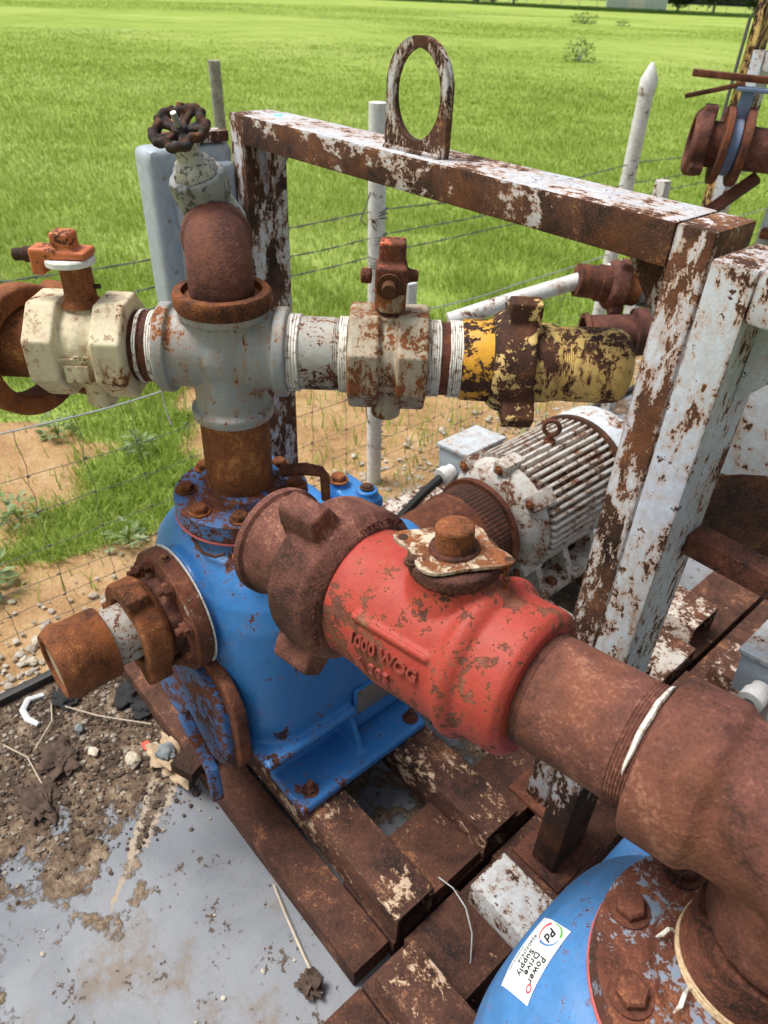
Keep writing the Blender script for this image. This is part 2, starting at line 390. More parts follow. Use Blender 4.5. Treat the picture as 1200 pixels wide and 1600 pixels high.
# ------------------------------------------------------------------ setting: ground, deck, gravel, grass
def vnoise(x, y, seed=0):
    x = np.asarray(x, float); y = np.asarray(y, float)
    xi = np.floor(x).astype(np.int64); yi = np.floor(y).astype(np.int64); fx = x-xi; fy = y-yi
    def h(a, b):
        k = (a*374761393+b*668265263+seed*982451653) & 0xffffffff
        k = ((k ^ (k >> 13))*1274126177) & 0xffffffff
        return ((k ^ (k >> 16)) & 0xffff)/65535.
    ux = fx*fx*(3-2*fx); uy = fy*fy*(3-2*fy)
    return (h(xi,yi)*(1-ux)+h(xi+1,yi)*ux)*(1-uy)+(h(xi,yi+1)*(1-ux)+h(xi+1,yi+1)*ux)*uy
def fbm(x, y, seed=0, o=4):
    s = 0; a = .5; t = 0
    for k in range(o): s = s+a*vnoise(x*2**k, y*2**k, seed+k); t += a; a *= .5
    return s/t
def sstep(a, b, v): t = np.clip((v-a)/(b-a), 0, 1); return t*t*(3-2*t)
def sand(x, y):
    """1 = bare sandy soil, 0 = grass"""
    n = fbm(np.asarray(x)*1.7, np.asarray(y)*1.7, 5)
    d = -1.44-np.asarray(x)
    base = 1.0-sstep(.2, .7, d)*.30-sstep(1.0, 2.0, d)*.42-sstep(1.5, 2.3, d)*.5
    base = base - .16*sstep(.35, .7, d)*sstep(1.1, .6, d)*sstep(1.3, .7, np.asarray(y))
    base = base + .35*sstep(1.0, 1.6, np.asarray(y))*sstep(1.7, 1.0, d)*sstep(2.7, 2.1, np.asarray(y)) - .75*sstep(2.3, 3.0, np.asarray(y))*sstep(.15, .5, d)
    return sstep(.47, .58, base*.62+n*.55-.08)*sstep(-.6, -.2, d+.5)
GZ = -.13
def ground():
    def axis(a, b, step, far):
        c = list(np.arange(a, b, step)); s = step; v = a
        L = []
        while v > -far: s *= 1.22; v -= s; L.append(v)
        s = step; v = b; Rr = [b]
        while v < far: s *= 1.22; v += s; Rr.append(v)
        return np.array(L[::-1]+c+Rr)
    X = axis(-5.2, -1.0, .045, 900); Y = axis(-1.2, 5.2, .045, 900)
    gx, gy = np.meshgrid(X, Y, indexing='ij')
    r = np.hypot(gx, gy)
    z = GZ+(fbm(gx*3, gy*3, 1)-.5)*.035+(fbm(gx*11, gy*11, 2)-.5)*.012
    z = np.where(r > 12, GZ+(fbm(gx*.05, gy*.05, 3)-.5)*.35*sstep(12, 40, r), z)
    nx, ny = len(X), len(Y)
    P = np.stack([gx, gy, z], -1).reshape(-1, 3)
    i = np.arange((nx-1)*(ny-1)); a = (i//(ny-1))*ny+i % (ny-1)
    F = np.stack([a, a+ny, a+ny+1, a+1], 1)
    me = bpy.data.meshes.new('ground'); me.from_pydata(P.tolist(), [], F.tolist())
    at = me.attributes.new('sand', 'FLOAT', 'POINT'); at.data.foreach_set('value', sand(gx, gy).ravel().astype(np.float32))
    me.polygons.foreach_set('use_smooth', [True]*len(me.polygons))
    T = NT('field ground'); ge = T.n('NewGeometry'); v = ge.outputs['Position']
    aa = T.n('Attribute', attribute_name='sand')
    s1 = T.noise(v, 6, 6, .65); s2 = T.noise(v, 90, 4, .7)
    sc = T.ramp(T.math('ADD', T.math('MULTIPLY', s1, .6), T.math('MULTIPLY', s2, .4)), [(.33, (.28,.16,.075)), (.5, (.48,.30,.15)), (.66, (.60,.43,.25))])
    g1 = T.noise(v, .11, 4, .6); g2 = T.noise(v, .6, 5, .65); g3 = T.noise(v, 30, 4, .75)
    gf = T.math('ADD', T.math('MULTIPLY', g1, .45), T.math('ADD', T.math('MULTIPLY', g2, .35), T.math('MULTIPLY', g3, .2)))
    gc = T.ramp(gf, [(.36, (.20,.29,.045)), (.5, (.30,.40,.085)), (.64, (.39,.48,.15))])
    m = T.math('ADD', aa.outputs['Fac'], T.math('MULTIPLY', T.math('SUBTRACT', s2, .5), .5))
    col = T.mix(T.ss(m, .35, .65), gc, sc)
    me.materials.append(T.fin(col, .95, T.bump(T.math('ADD', s2, g3), .7, .02), spec=.1))
    o = obj('ground', me); tag(o, None, kind='structure')
ground()

def deck():
    T = NT('painted deck'); tc = T.n('TexCoord'); v = tc.outputs['Object']
    sp = T.n('SeparateXYZ'); T.l(v, sp.inputs[0]); x, y = sp.outputs[0], sp.outputs[1]
    n1 = T.noise(v, 3.2, 7, .62, .4); n2 = T.noise(v, 16, 6, .66); n3 = T.noise(v, 75, 4, .7); n4 = T.noise(v, 240, 3, .7)
    paint = T.mix(T.ss(n1, .35, .65), (.165,.18,.205), (.25,.265,.29))
    paint = T.mix(T.math('MULTIPLY', T.ss(n2, .5, .75), .35), paint, (.20,.185,.17))
    # tan stain patches
    stn = T.ss(T.math('ADD', T.noise(v, 3.4, 6, .7), T.math('MULTIPLY', n3, .16)), .60, .74)
    paint = T.mix(T.math('MULTIPLY', stn, .75), paint, T.mix(n2, (.24,.175,.115), (.15,.115,.085)))
    # caked soil along the kerb side of the deck and beneath the skids
    q = T.math('ADD', T.math('MULTIPLY_ADD', x, -.95, -.72), T.math('MULTIPLY', T.math('SUBTRACT', n1, .5), .9))
    q = T.math('ADD', q, T.math('MULTIPLY', y, -.18))
    q = T.math('ADD', q, T.math('MULTIPLY', T.math('SUBTRACT', n2, .5), .55))
    soilm = T.ss(q, .12, .17)
    under = T.ss(T.math('ADD', y, T.math('MULTIPLY', T.math('SUBTRACT', n2, .5), .5)), .50, .64)
    under = T.math('MULTIPLY', under, T.ss(T.math('ADD', T.math('SUBTRACT', n2, .5), T.math('MULTIPLY', n1, .2)), .05, .13))
    under = T.math('MULTIPLY', under, T.ss(y, 1.75, 1.5))
    soilm = T.math('MAXIMUM', soilm, under)
    # tapering strip where the paint has lifted
    ax, ay, dx, dy = -.985, .285, .165, -.190; L2 = dx*dx+dy*dy
    px_ = T.math('SUBTRACT', x, ax); py_ = T.math('SUBTRACT', y, ay)
    tt = T.math('DIVIDE', T.math('ADD', T.math('MULTIPLY', px_, dx), T.math('MULTIPLY', py_, dy)), L2)
    pp = T.math('ABSOLUTE', T.math('DIVIDE', T.math('SUBTRACT', T.math('MULTIPLY', px_, dy), T.math('MULTIPLY', py_, dx)), math.sqrt(L2)))
    pp = T.math('ADD', pp, T.math('ADD', T.math('MULTIPLY', T.math('SUBTRACT', n3, .5), .045), T.math('MULTIPLY', T.math('SUBTRACT', n2, .5), .05)))
    wdt = T.math('MULTIPLY', T.math('SUBTRACT', 1.04, tt), .034)
    strip = T.math('MULTIPLY', T.ss(T.math('SUBTRACT', wdt, pp), 0., .004), T.ss(tt, -.15, .05))
    pale = T.math('MULTIPLY', strip, T.ss(T.math('SUBTRACT', wdt, pp), .018, .010))
    sf = T.math('ADD', T.math('MULTIPLY', n2, .55), T.math('ADD', T.math('MULTIPLY', n3, .3), T.math('MULTIPLY', n4, .15)))
    soil = T.ramp(sf, [(.36, (.028,.02,.016)), (.46, (.075,.05,.036)), (.54, (.17,.12,.08)), (.62, (.38,.30,.22)), (.72, (.52,.46,.38))])
    # chips showing dark steel
    ch = T.ss(T.math('ADD', T.math('MULTIPLY', n2, .45), T.math('MULTIPLY', n3, .55)), .582, .60)
    paint = T.mix(ch, paint, T.mix(n4, (.05,.038,.03), (.13,.09,.065)))
    sp2 = T.ss(n4, .64, .70); paint = T.mix(T.math('MULTIPLY', sp2, .6), paint, (.07,.062,.058)); paint = T.mix(T.math('MULTIPLY', T.ss(n4, .38, .30), .5), paint, (.34,.345,.35))
    col = T.mix(T.math('MAXIMUM', soilm, strip), paint, soil); col = T.mix(pale, col, (.36,.29,.22))
    h = T.math('ADD', T.math('MULTIPLY', T.math('SUBTRACT', 1., ch), .4), T.math('MULTIPLY', soilm, T.math('ADD', n2, n3)))
    rough = T.fmix(soilm, T.fmix(n2, .50, .80), .97)
    nr = T.bump(h, .6, .006); nr = T.bump(T.math('ADD', n4, n3), .25, .002, nr)
    b = MB(); b.box((-1.43,-1.5,-.2), (2.6,4.2,0.)); o = b.build('deck', T.fin(col, rough, nr, spec=.25), smooth=0)
    tag(o, None, kind='structure')
    b = MB(); b.box((-1.452,-1.5,-.16), (-1.43,4.2,.022), .003)
    o = b.build('deck_edge', 'black'); tag(o, None, kind='structure')
deck()

def stones(name, n, fn, size, mat, label, cat):
    """loose stones, low poly, one mesh"""
    base = bmesh.new(); bmesh.ops.create_icosphere(base, subdivisions=1, radius=1); base.verts.index_update()
    bv = np.array([v.co[:] for v in base.verts]); bf = np.array([[v.index for v in f.verts] for f in base.faces]); base.free()
    nb = len(bv)
    p = np.array([fn() for _ in range(n)]); s = size[0]*np.exp(RNG.random(n)*math.log(size[1]/size[0]))
    s = s*np.where(RNG.random(n) < .5, .6, 1)
    k = 1+(RNG.random((n, nb, 1))-.5)*.55
    sc = np.stack([s*(.8+.5*RNG.random(n)), s*(.8+.5*RNG.random(n)), s*(.45+.35*RNG.random(n))], 1)
    V = bv[None]*k*sc[:,None,:]; a = RNG.random(n)*6.28; c, d = np.cos(a)[:,None], np.sin(a)[:,None]
    V = np.stack([V[...,0]*c-V[...,1]*d, V[...,0]*d+V[...,1]*c, V[...,2]], -1)+p[:,None,:]
    F = (bf[None]+(np.arange(n)*nb)[:,None,None]).reshape(-1, 3)
    me = bpy.data.meshes.new(name); me.from_pydata(V.reshape(-1, 3).tolist(), [], F.tolist()); me.materials.append(mat)
    return tag(obj(name, me), label, cat, kind='stuff')
def stone_mat(name, a, b, c):
    T = NT(name); ge = T.n('NewGeometry'); r = ge.outputs['Random Per Island']
    n = T.noise(ge.outputs['Position'], 160, 4, .7)
    col = T.ramp(r, [(0, a), (.5, b), (1, c)]); col = T.mix(T.math('MULTIPLY', n, .5), col, [x*.5 for x in b])
    return T.fin(col, .95, T.bump(n, .5, .003), spec=.2)
M['gravel'] = stone_mat('gravel', (.55,.50,.42), (.42,.35,.27), (.62,.60,.55))
M['debris'] = stone_mat('debris', (.05,.04,.033), (.11,.075,.055), (.46,.41,.34))
def gpos():
    while True:
        y = random.uniform(-.3, 3.6); x = -1.455-abs(random.gauss(0, .20))
        if x > -2.3: return (x, y, GZ+.004)
stones('gravel', 4200, gpos, (.003, .016), M['gravel'], 'loose pale gravel scattered between deck edge and wire fence', 'gravel')
def dpos():
    while True:
        x = random.uniform(-1.42, -.5); y = random.uniform(-.1, .36)
        if random.random() < max(0, min(1, (-.88-x+.25*(y-.1))*3.2+.035)): return (x, y, .002)
stones('deck_debris', 2600, dpos, (.0014, .0075), M['debris'], 'crumbs of soil and grit lying on grey deck', 'debris')
def upos(): return (random.uniform(-1.2, -.1), random.uniform(.46, 1.3), .002)
stones('skid_grit', 900, upos, (.002, .008), M['debris'], 'grit between the skid beams', 'debris')

def blades(name, n, rmin, rmax, mat, hh, label, cat, half=43, ww=.0017, sandy=False):
    u = RNG.random(n); r = rmin*(rmax/rmin)**u; a = HEAD+np.radians((RNG.random(n)*2-1)*half+3)
    x = -r*np.sin(a); y = r*np.cos(a)
    s = sand(x, y); cl = fbm(x*2.2, y*2.2, 21)
    keep = (x < -1.5) & (RNG.random(n) > s*(.985 if not sandy else .9)) & ((RNG.random(n) < .25+1.5*(cl-.25)) | (r > 6))
    x, y, r, cl = x[keep], y[keep], r[keep], cl[keep]; n = len(x)
    z = np.full(n, GZ)+(fbm(x*3, y*3, 1)-.5)*.035-.004
    big = fbm(x*.35, y*.35, 31)
    h = hh*(.55+.9*RNG.random(n))*(.55+.9*cl)*(.7+.7*big)*np.where(r < 3.2, .75, 1)*(1+.15*sstep(10, 60, r))
    wd = ww*np.clip(r/2.4, .9, 40)**.62*(.7+.6*RNG.random(n)); t = RNG.random(n)*6.283; ln = h*(.25+.75*RNG.random(n))
    wx, wy = np.cos(t)*wd, np.sin(t)*wd; b = t+1.57+(RNG.random(n)-.5); lx, ly = np.cos(b)*ln, np.sin(b)*ln
    v0 = np.stack([x-wx, y-wy, z], 1); v1 = np.stack([x+wx, y+wy, z], 1)
    v2 = np.stack([x+wx*.75+lx*.35, y+wy*.75+ly*.35, z+h*.62], 1); v3 = np.stack([x-wx*.75+lx*.35, y-wy*.75+ly*.35, z+h*.62], 1)
    v4 = np.stack([x+lx, y+ly, z+h*(.82+.2*RNG.random(n))], 1)
    V = np.stack([v0, v1, v2, v3, v4], 1).reshape(-1, 3); i = np.arange(n)*5
    me = bpy.data.meshes.new(name)
    me.vertices.add(len(V)); me.vertices.foreach_set('co', V.ravel().astype(np.float32))
    q = np.stack([i, i+1, i+2, i+3], 1); tr = np.stack([i+3, i+2, i+4], 1)
    loops = np.concatenate([q.ravel(), tr.ravel()]); me.loops.add(len(loops)); me.loops.foreach_set('vertex_index', loops.astype(np.int32))
    st = np.concatenate([np.arange(n)*4, 4*n+np.arange(n)*3]); me.polygons.add(2*n)
    me.polygons.foreach_set('loop_start', st.astype(np.int32)); me.update(calc_edges=True); me.validate()
    me.materials.append(mat); return tag(obj(name, me), label, cat, kind='stuff')
def grass_mat(name, stops):
    T = NT(name); ge = T.n('NewGeometry'); r = ge.outputs['Random Per Island']
    g1 = T.noise(ge.outputs['Position'], .11, 4, .6); g2 = T.noise(ge.outputs['Position'], .9, 4, .6)
    f = T.math('ADD', T.math('MULTIPLY', r, .36), T.math('ADD', T.math('MULTIPLY', g1, .5), T.math('MULTIPLY', g2, .4)))
    col = T.ramp(f, stops)
    T.fin(col, .55, spec=.25)
    tr = T.n('BsdfTranslucent'); T.l(col, tr.inputs[0]); mx = T.n('MixShader'); mx.inputs[0].default_value = .35
    T.l(T.b.outputs[0], mx.inputs[1]); T.l(tr.outputs[0], mx.inputs[2])
    T.l(mx.outputs[0], T.t.nodes['Material Output'].inputs[0]); return T.m
M['grass'] = grass_mat('field grass', [(.38, (.155,.25,.030)), (.55, (.245,.355,.045)), (.72, (.335,.445,.08)), (.86, (.44,.51,.16))])
M['leaf'] = grass_mat('weed leaf', [(.35, (.09,.16,.04)), (.6, (.22,.32,.12)), (.85, (.36,.44,.24))])
M['bushleaf'] = grass_mat('bush leaf', [(.35, (.03,.07,.012)), (.6, (.07,.14,.03)), (.85, (.13,.22,.05))])
M['treeleaf'] = grass_mat('tree leaf', [(.35, (.015,.03,.012)), (.6, (.03,.055,.02)), (.85, (.05,.09,.03))])
blades('grass', 760000, 2.0, 95, M['grass'], .050, 'bright green pasture grass filling the field beyond the fence', 'grass')
blades('fence_grass', 26000, 1.9, 3.6, M['grass'], .085, 'thin grass tufts on the sandy soil along the wire fence', 'grass', ww=.0026, sandy=True)

# ------------------------------------------------------------------ skids and lifting frames
def skid(X, Yo, label, mats, front=True):
    """X = left edge of the skid; beams run along X, side rails along Y"""
    t = thing('pump_skid', label, 'skid', (X, Yo, 0), 'pump skids standing side by side')
    def part(name, lo, hi, mat, bev=.004):
        c = [(a+b)/2 for a, b in zip(lo, hi)]
        b = MB(); b.box(*[[q-w_ for q, w_ in zip(v, c)] for v in (lo, hi)], bev)
        o = b.build(name, mat, t); o.location = c; return o
    def channel(x0, x1, y0, y1, z0, z1, mat):
        cx, cy, cz = (x0+x1)/2, (y0+y1)/2, z0; L = (x1-x0)/2; h = (y1-y0)/2; H = z1-z0; w_ = .007
        prof = [(-h,0), (-h+w_,0), (-h+w_,H-w_), (h-w_,H-w_), (h-w_,0), (h,0), (h,H-.004), (h-.002,H-.0008), (h-.005,H), (-h+.005,H), (-h+.002,H-.0008), (-h,H-.004)]
        b = MB(); b.prism(prof, -L, L, Matrix(((0,0,1,0),(1,0,0,0),(0,1,0,0),(0,0,0,1))))
        o = b.build('cross_beam', mat, t); o.location = (cx, cy, cz); return o
    W = 1.0
    part('front_beam', (0, .350, .001), (W-.012, .432, .058), mats[0])
    part('front_beam_end', (W-.17, .3502, .003), (W-.0115, .4315, .0605), mats[0], .003) if not front else None
    channel(.03, W, .437, .526, .062, .150, mats[1])
    channel(.03, W, .667, .760, .062, .150, mats[2])
    channel(.05, W-.03, 1.215, 1.30, .062, .150, mats[3])
    channel(.05, W-.03, 1.50, 1.63, .062, .150, mats[3])
    for a, b, m in ((0, .145, mats[4]), (W-.15, W-.002, mats[4])):
        part('side_rail', (a, .4345, .001), (b, 2.0, .060), m)
        part('rail_top_plate', (a+.004, .529, .0602), (b-.004, .664, .098), m, .003)
        part('rail_top_plate', (a+.004, .763, .0602), (b-.004, 1.212, .098), m, .003)
        part('rail_top_plate', (a+.004, 1.303, .0602), (b-.004, 1.497, .098), mats[5], .003)
    return t
skid(-1.386, 0, 'dark rusty steel skid carrying the blue pump behind the red valve', ('beam', 'beam_trace', 'beam_trace', 'beam_mix', 'beam', 'beam_mix'))
skid(-.376, -.087, 'rusty skid with white painted beam under the pump with the white sticker', ('beam', 'beam_trace', 'beam_white', 'beam_mix', 'beam', 'beam'))

def bail(X, Y, label, mat, eye, W=1.023, zt=1.245, zb=.0985):
    t = thing('lifting_frame', label, 'lifting frame', (X, Y, zb), 'lifting frames over the skids')
    H = zt-zb
    b = MB(); b.box((0,0,0), (.05,.10,H-.0), .005); b.build('post', mat, t)
    b = MB(); b.box((W-.05,0,0), (W,.10,H), .005); b.build('post', mat, t)
    b = MB(); b.box((.0505,-.001,H-.052), (W-.0505,.101,H+.001), .005); b.build('top_beam', 'bail_beam' if eye else mat, t)
    for s in (0, 1):
        x = .0506 if s == 0 else W-.0506; d = 1 if s == 0 else -1
        b = MB(); b.prism([(0,0), (.085,0), (0,-.105)], -.003, .003, Matrix.Translation((x, .05, H-.0525)) @ Matrix.Rotation(PI/2, 4, 'X') @ Matrix.Diagonal((d,1,1,1)))
        b.build('gusset', mat, t)
    for s in (0, 1):
        b = MB(); b.box((-.03+s*(W-.05), -.02, -.004), (.08+s*(W-.05), .12, .006), .002)
        b.build('base_plate', 'rust', t)
    if eye:
        b = MB(); n = 40; out = []; R0 = .0670; zc = .087
        # plate outline: straight sides, semicircular head
        O = [(-R0, 0)]+[(-R0*math.cos(PI*k/n), zc+R0*1.0*math.sin(PI*k/n)) for k in range(n+1)]+[(R0, 0)]
        th = .006
        hole = [(.039*math.cos(2*PI*k/64), zc-.006+.055*math.sin(2*PI*k/64)) for k in range(64)]
        # ring of quads between hole and a resampled outline
        def outline(a):
            dx, dz = math.cos(a), math.sin(a); c = Vector((0, zc-.008)); best = None
            for i in range(len(O)):
                p, q = Vector(O[i]), Vector(O[(i+1) % len(O)]); e = q-p
                den = dx*e.y-dz*e.x
                if abs(den) < 1e-9: continue
                tt = ((p.x-c.x)*e.y-(p.y-c.y)*e.x)/den; uu = ((p.x-c.x)*dz-(p.y-c.y)*dx)/den
                if tt > 0 and -1e-6 <= uu <= 1+1e-6: best = tt if best is None else min(best, tt)
            return (dx*best, c.y+dz*best)
        angs = sorted([2*PI*k/64 for k in range(64)]+[math.atan2(-(zc-.006), R0), PI-math.atan2(-(zc-.006), R0)-2*PI*0])
        angs = [a % (2*PI) for a in angs]; angs = sorted(set(round(a, 6) for a in angs)); m = len(angs)
        P = []
        for y in (-th, th):
            for a in angs: P.append((.0510*math.cos(a), y, zc-.008+.060*math.sin(a)))
            for a in angs: q = outline(a); P.append((q[0], y, q[1]))
        F = []
        for i in range(m):
            j = (i+1) % m
            F += [(i, j, m+j, m+i), (2*m+i, 3*m+i, 3*m+j, 2*m+j), (i, 2*m+i, 2*m+j, j), (m+i, m+j, 3*m+j, 3*m+i)]
        b._add(P, F, Matrix.Translation((eye, .028, H+.0)))
        bmesh.ops.bevel(b.bm, geom=[e for e in b.bm.edges if e.calc_face_angle(0) > .6], offset=.0015, segments=2, affect='EDGES')
        b.build('lifting_eye', 'bail', t)
        b = MB(); pts = [(eye-.062+.124*k/14, .0185-.001, H+.003) for k in range(15)]; b.tube(pts, [.004+.0012*random.random() for _ in pts], 6); b.build('weld_bead', mat, t)
        b = MB(); b.lathe([(0, .011), (.0006, .010)], place((.085, .06, H+.0008), (0,0,1)), 24); b.build('paint_dot', 'turquoise', t)
    return t
bail(-1.39, .83, 'white rust-flaked steel lifting frame with oval lifting eye', 'bail', .505)
b2 = bail(-.322, .732, 'white steel lifting frame cut off by the right edge, brace bar low between posts', 'bail2', None)
b = MB(); b.box((.051,.06,.765), (.97,.098,.797), .003); b.build('brace_bar', 'rust', b2)
# rusty belt guard sheet hanging behind the brace of the second frame
def guard():
    t = thing('sheet_guard', 'white sheet guard with rusted-through brown lower half at right edge', 'guard', (-.405, 1.1, .62))
    n = 24; P = []; F = []
    b = MB(); b.box((.0,0,.20), (.9,.008,.52), .002); b.build('sheet', 'guard', t)
    lo = [(.0+.9*k/n, .02+.035*noise.noise((k*.7, 3, 1))) for k in range(n+1)]
    hi = [(.0+.9*k/n, .165+.05*noise.noise((k*.55, 9, 4))) for k in range(n+1)][::-1]
    b = MB(); b.prism(lo+hi, -.004, .004, Matrix.Translation((0,.002,.045)) @ Matrix.Rotation(PI/2, 4, 'X')); b.build('rusted_sheet', 'rust_dark', t)
    b = MB(); b.box((.0,-.002,0), (.02,.03,.52), .002); b.build('edge_strip', 'guard', t)
guard()

# ------------------------------------------------------------------ pumps
def wing_nut(parent, x0, x1, ri, ro, angs, mat, name='wing_nut', off=(0,0), lug=(.030,.017), vox=.003, taper=.86, lx=(.30,1.08)):
    L = x1-x0; b = MB(); m = Matrix.Translation((0, off[0], off[1]))
    b.lathe([(x0, ri), (x0, ro*taper), (x0+.22*L, ro), (x1-.12*L, ro), (x1, ro*.96), (x1, ri), (x0, ri)], m, 56, False, False)
    bmesh.ops.remove_doubles(b.bm, verts=b.bm.verts[:], dist=1e-5)
    for a in angs:
        r = Matrix.Translation((0, off[0], off[1])) @ Matrix.Rotation(a, 4, 'X')
        ln, wd = lug
        b.prism([(-wd*1.25, ro-.02), (wd*1.25, ro-.02), (wd*1.1, ro+ln*.3), (wd*.8, ro+ln), (-wd*.8, ro+ln), (-wd*1.1, ro+ln*.3)], x0+L*lx[0], x0+L*lx[1],
                r @ Matrix(((0,0,1,0),(1,0,0,0),(0,1,0,0),(0,0,0,1))))
    return b.build(name, mat, parent, cast=vox, it=5)
def bolt_ring(parent, c, axis, n, R, r, h, mat, a0=0., stud=0.):
    m = place(c, axis)
    for k in range(n):
        a = a0+2*PI*k/n; p = m @ Vector((0, R*math.cos(a), R*math.sin(a)))
        bolt(parent, p, axis, r, h, mat, stud)
def pump(loc, label, body, flange_mat, bolt_mat, full=True, kx=1., kf=1., ky=1., cy=0.):
    """origin: discharge axis, on top of the skid beams; +Y to the motor"""
    t = thing('trash_pump', label, 'pump', loc, 'blue self-priming pumps')
    b = MB()
    # rounded priming tank
    N = 72; rings = []
    for z, hx, hy, e in ((.128,.188,.150,3.2), (.140,.200,.160,3.2), (.20,.208,.166,3.2), (.30,.211,.168,3.1), (.38,.210,.167,3.0), (.43,.203,.161,2.9),
                         (.47,.188,.150,2.7), (.50,.166,.136,2.5), (.522,.138,.122,2.3), (.535,.112,.108,2.1), (.548,.098,.098,2.0), (.558,.095,.095,2.)):
        k_ = max(0, min(1, (z-.43)/.12)); rings.append(sel(N, hx*(kx+(1-kx)*k_), hy*(ky+(1-ky)*k_), z, 0, .028*(1-max(0, (z-.40)/.158))+cy*(1-k_), e))
    b.loft(rings)
    b.box((-.205*kx,.08,.04), (.205*kx,.285,.40), .03, None, 3)          # flat-sided rear chamber
    b.ball((0,.05,.09), (.135,.13,.10), 3)                         # volute underside
    b.box((-.222*kx,-.125,.130), (.222*kx,.085,.150), .005)                # moulded ledge
    b.lathe([(0,.098), (.05,.098)], place((0,-.10,.405), (0,-1,0)), 40)      # suction boss
    b.lathe([(0,.11), (.12,.085)], place((0,.27,.24), (0,1,0)), 40)          # bearing housing neck
    casing = b.build('casing', body, t, cast=.0042, it=7)
    for s in (-1, 1):
        x0, x1 = sorted((s*.15, s*(.268 if full else .205))); b = MB()
        b.box((x0,-.085,.0), (x1,.245,.024), .004)
        q = [(.12,.02), (.24 if full else .2,.02), (.206 if full else .185,.10), (.12,.26)]
        b.prism([(s*x, z) for x, z in q], -.006, .006, Matrix.Translation((0,.088,0)) @ Matrix.Rotation(PI/2, 4, 'X'))
        b.box((min(s*.13, s*.16),-.085,.02), (max(s*.13, s*.16),.245,.09), .004)
        b.build('base_foot', body, t, cast=.0042, it=3)
    for s in (-1, 1):
        for y in (-.048, .222): bolt(t, (s*(.240 if full else .180), y, .0245), (0,0,1), .0125, .012, 'rust', .014)
    # discharge flange
    b = MB(); b.lathe([(.562,.108*kf), (.564,.1145*kf), (.594,.1145*kf), (.5965,.112*kf), (.597,.075), (.612,.072), (.613,.06)], place((0,0,0), (0,0,1)), 64)
    fl = b.build('discharge_flange', flange_mat, t)
    bolt_ring(fl, (0,0,.597), (0,0,1), 8, .093*kf, .0138*kf, .0125, bolt_mat, .2)
    b = MB(); b.lathe([(.558,.1155*kf), (.5615,.1155*kf)], place((0,0,0), (0,0,1)), 64); b.build('gasket', 'gasket', t)
    if not full: return t, casing
    # suction flange on the front face
    b = MB(); b.lathe([(0,.09), (0,.111), (.003,.114), (.027,.114), (.03,.111), (.03,.075)], place((0,-.142,.405), (0,-1,0)), 60, False)
    sf = b.build('suction_flange', 'suction', t)
    b = MB(); b.lathe([(0,.1155), (.002,.1155)], place((0,-.1415,.405), (0,1,0)), 60); b.build('gasket', 'tape', t)
    bolt_ring(sf, (0,-.1725,.405), (0,-1,0), 8, .094, .0125, .013, 'suction', .35, .008)
    bolt(sf, (.0,-.157,.518), (0,0,1), .007, .008, 'rust_dark')
    # removable cover below it, held by a clamp bar with a blue handle
    def slab(hx, hz, zc, y0, y1, e=3.2): return [[(q[0], y, q[1]) for q in sel(56, hx, hz, 0, 0, zc, e)] for y in (y0, y1)]
    b = MB(); b.loft(slab(.178, .140, .200, -.130, -.153)); b.build('front_rim', 'rust', t, cast=.0045, it=2)
    b = MB(); b.loft(slab(.152, .125, .190, -.148, -.168)); b.build('cover_plate', 'blue_worn', t, cast=.0045, it=4)
    b = MB(); b.box((-.02,-.012,-.010), (.10,.012,.010), .004, place((.04,-.188,.155), (1,-.1,-.32))); b.box((-.008,-.012,-.010), (.075,.012,.010), .004, place((.142,-.198,.125), (.18,-.05,-1)))
    b.build('cover_handle', 'blue_worn', t, cast=.0035, it=3)
    b = MB(); b.box((-.03,-.235,-.085), (.03,-.155,-.055), .003, Matrix.Translation((-.1,.02,0)) @ Matrix.Rotation(.35, 4, 'Z')); b.build('drain_bar', 'rust_dark', t)
    # name plate on the flat side
    b = MB(); b.box((.2045,.088,.106), (.2105,.196,.186), .002); b.build('plate_backing', body, t)
    b = MB(); b.box((.2107,.094,.112), (.2122,.190,.180), .0006); np_ = b.build('name_plate', 'steel', t)
    for y, z in ((.098,.116), (.186,.116), (.098,.176), (.186,.176)):
        b = MB(); b.lathe([(0,.0026), (.0015,.002)], place((.2122,y,z), (1,0,0)), 10); b.build('rivet', 'rust_dark', np_)
    # rear bearing housing lugs and clamp bolts
    b = MB(); b.lathe([(0,.105), (.03,.105), (.05,.085), (.13,.08), (.15,.05)], place((0,.30,.24), (0,1,0)), 44); b.build('bearing_housing', body, t, cast=.0045)
    b = MB(); b.box((-.12,.27,.40), (.0,.34,.43), .006); b.box((-.115,.275,.34), (-.005,.33,.41), .006)
    b.lathe([(0,.024), (.035,.024)], place((-.03,.315,.41), (0,0,1)), 20); b.lathe([(0,.02), (.03,.02)], place((-.095,.29,.41), (0,0,1)), 20)
    b.build('rear_lug', body, t, cast=.004, it=4)
    bolt(t, (-.095,.29,.4425), (0,0,1), .016, .014, 'rust_orange'); bolt(t, (-.03,.315,.447), (0,0,1), .011, .006, 'rust_dark')
    # pipe plug and bent rod beside the discharge flange
    b = MB(); b.tube([(.045,.055,.632), (.075,.082,.640), (.098,.098,.640), (.104,.102,.632), (.105,.103,.585)], [.011,.011,.0095,.0085,.008], 12); b.build('bent_vent_pipe', 'rust', t)
    b = MB(); b.tube([(.01,-.107,.545), (.05,-.112,.541), (.075,-.102,.543), (.085,-.09,.549)], .0028, 6); b.build('wire_loop', 'rust_dark', t)
    b = MB(); b.lathe([(0,.009), (.02,.009), (.022,.013), (.034,.013)], place((.115,-.075,.545), (.45,-.35,.8)), 8); b.build('plug', 'rust_orange', t)
    return t, casing
P1 = Vector((-.911, .510, .15)); P2 = Vector((.024, .432, .15))
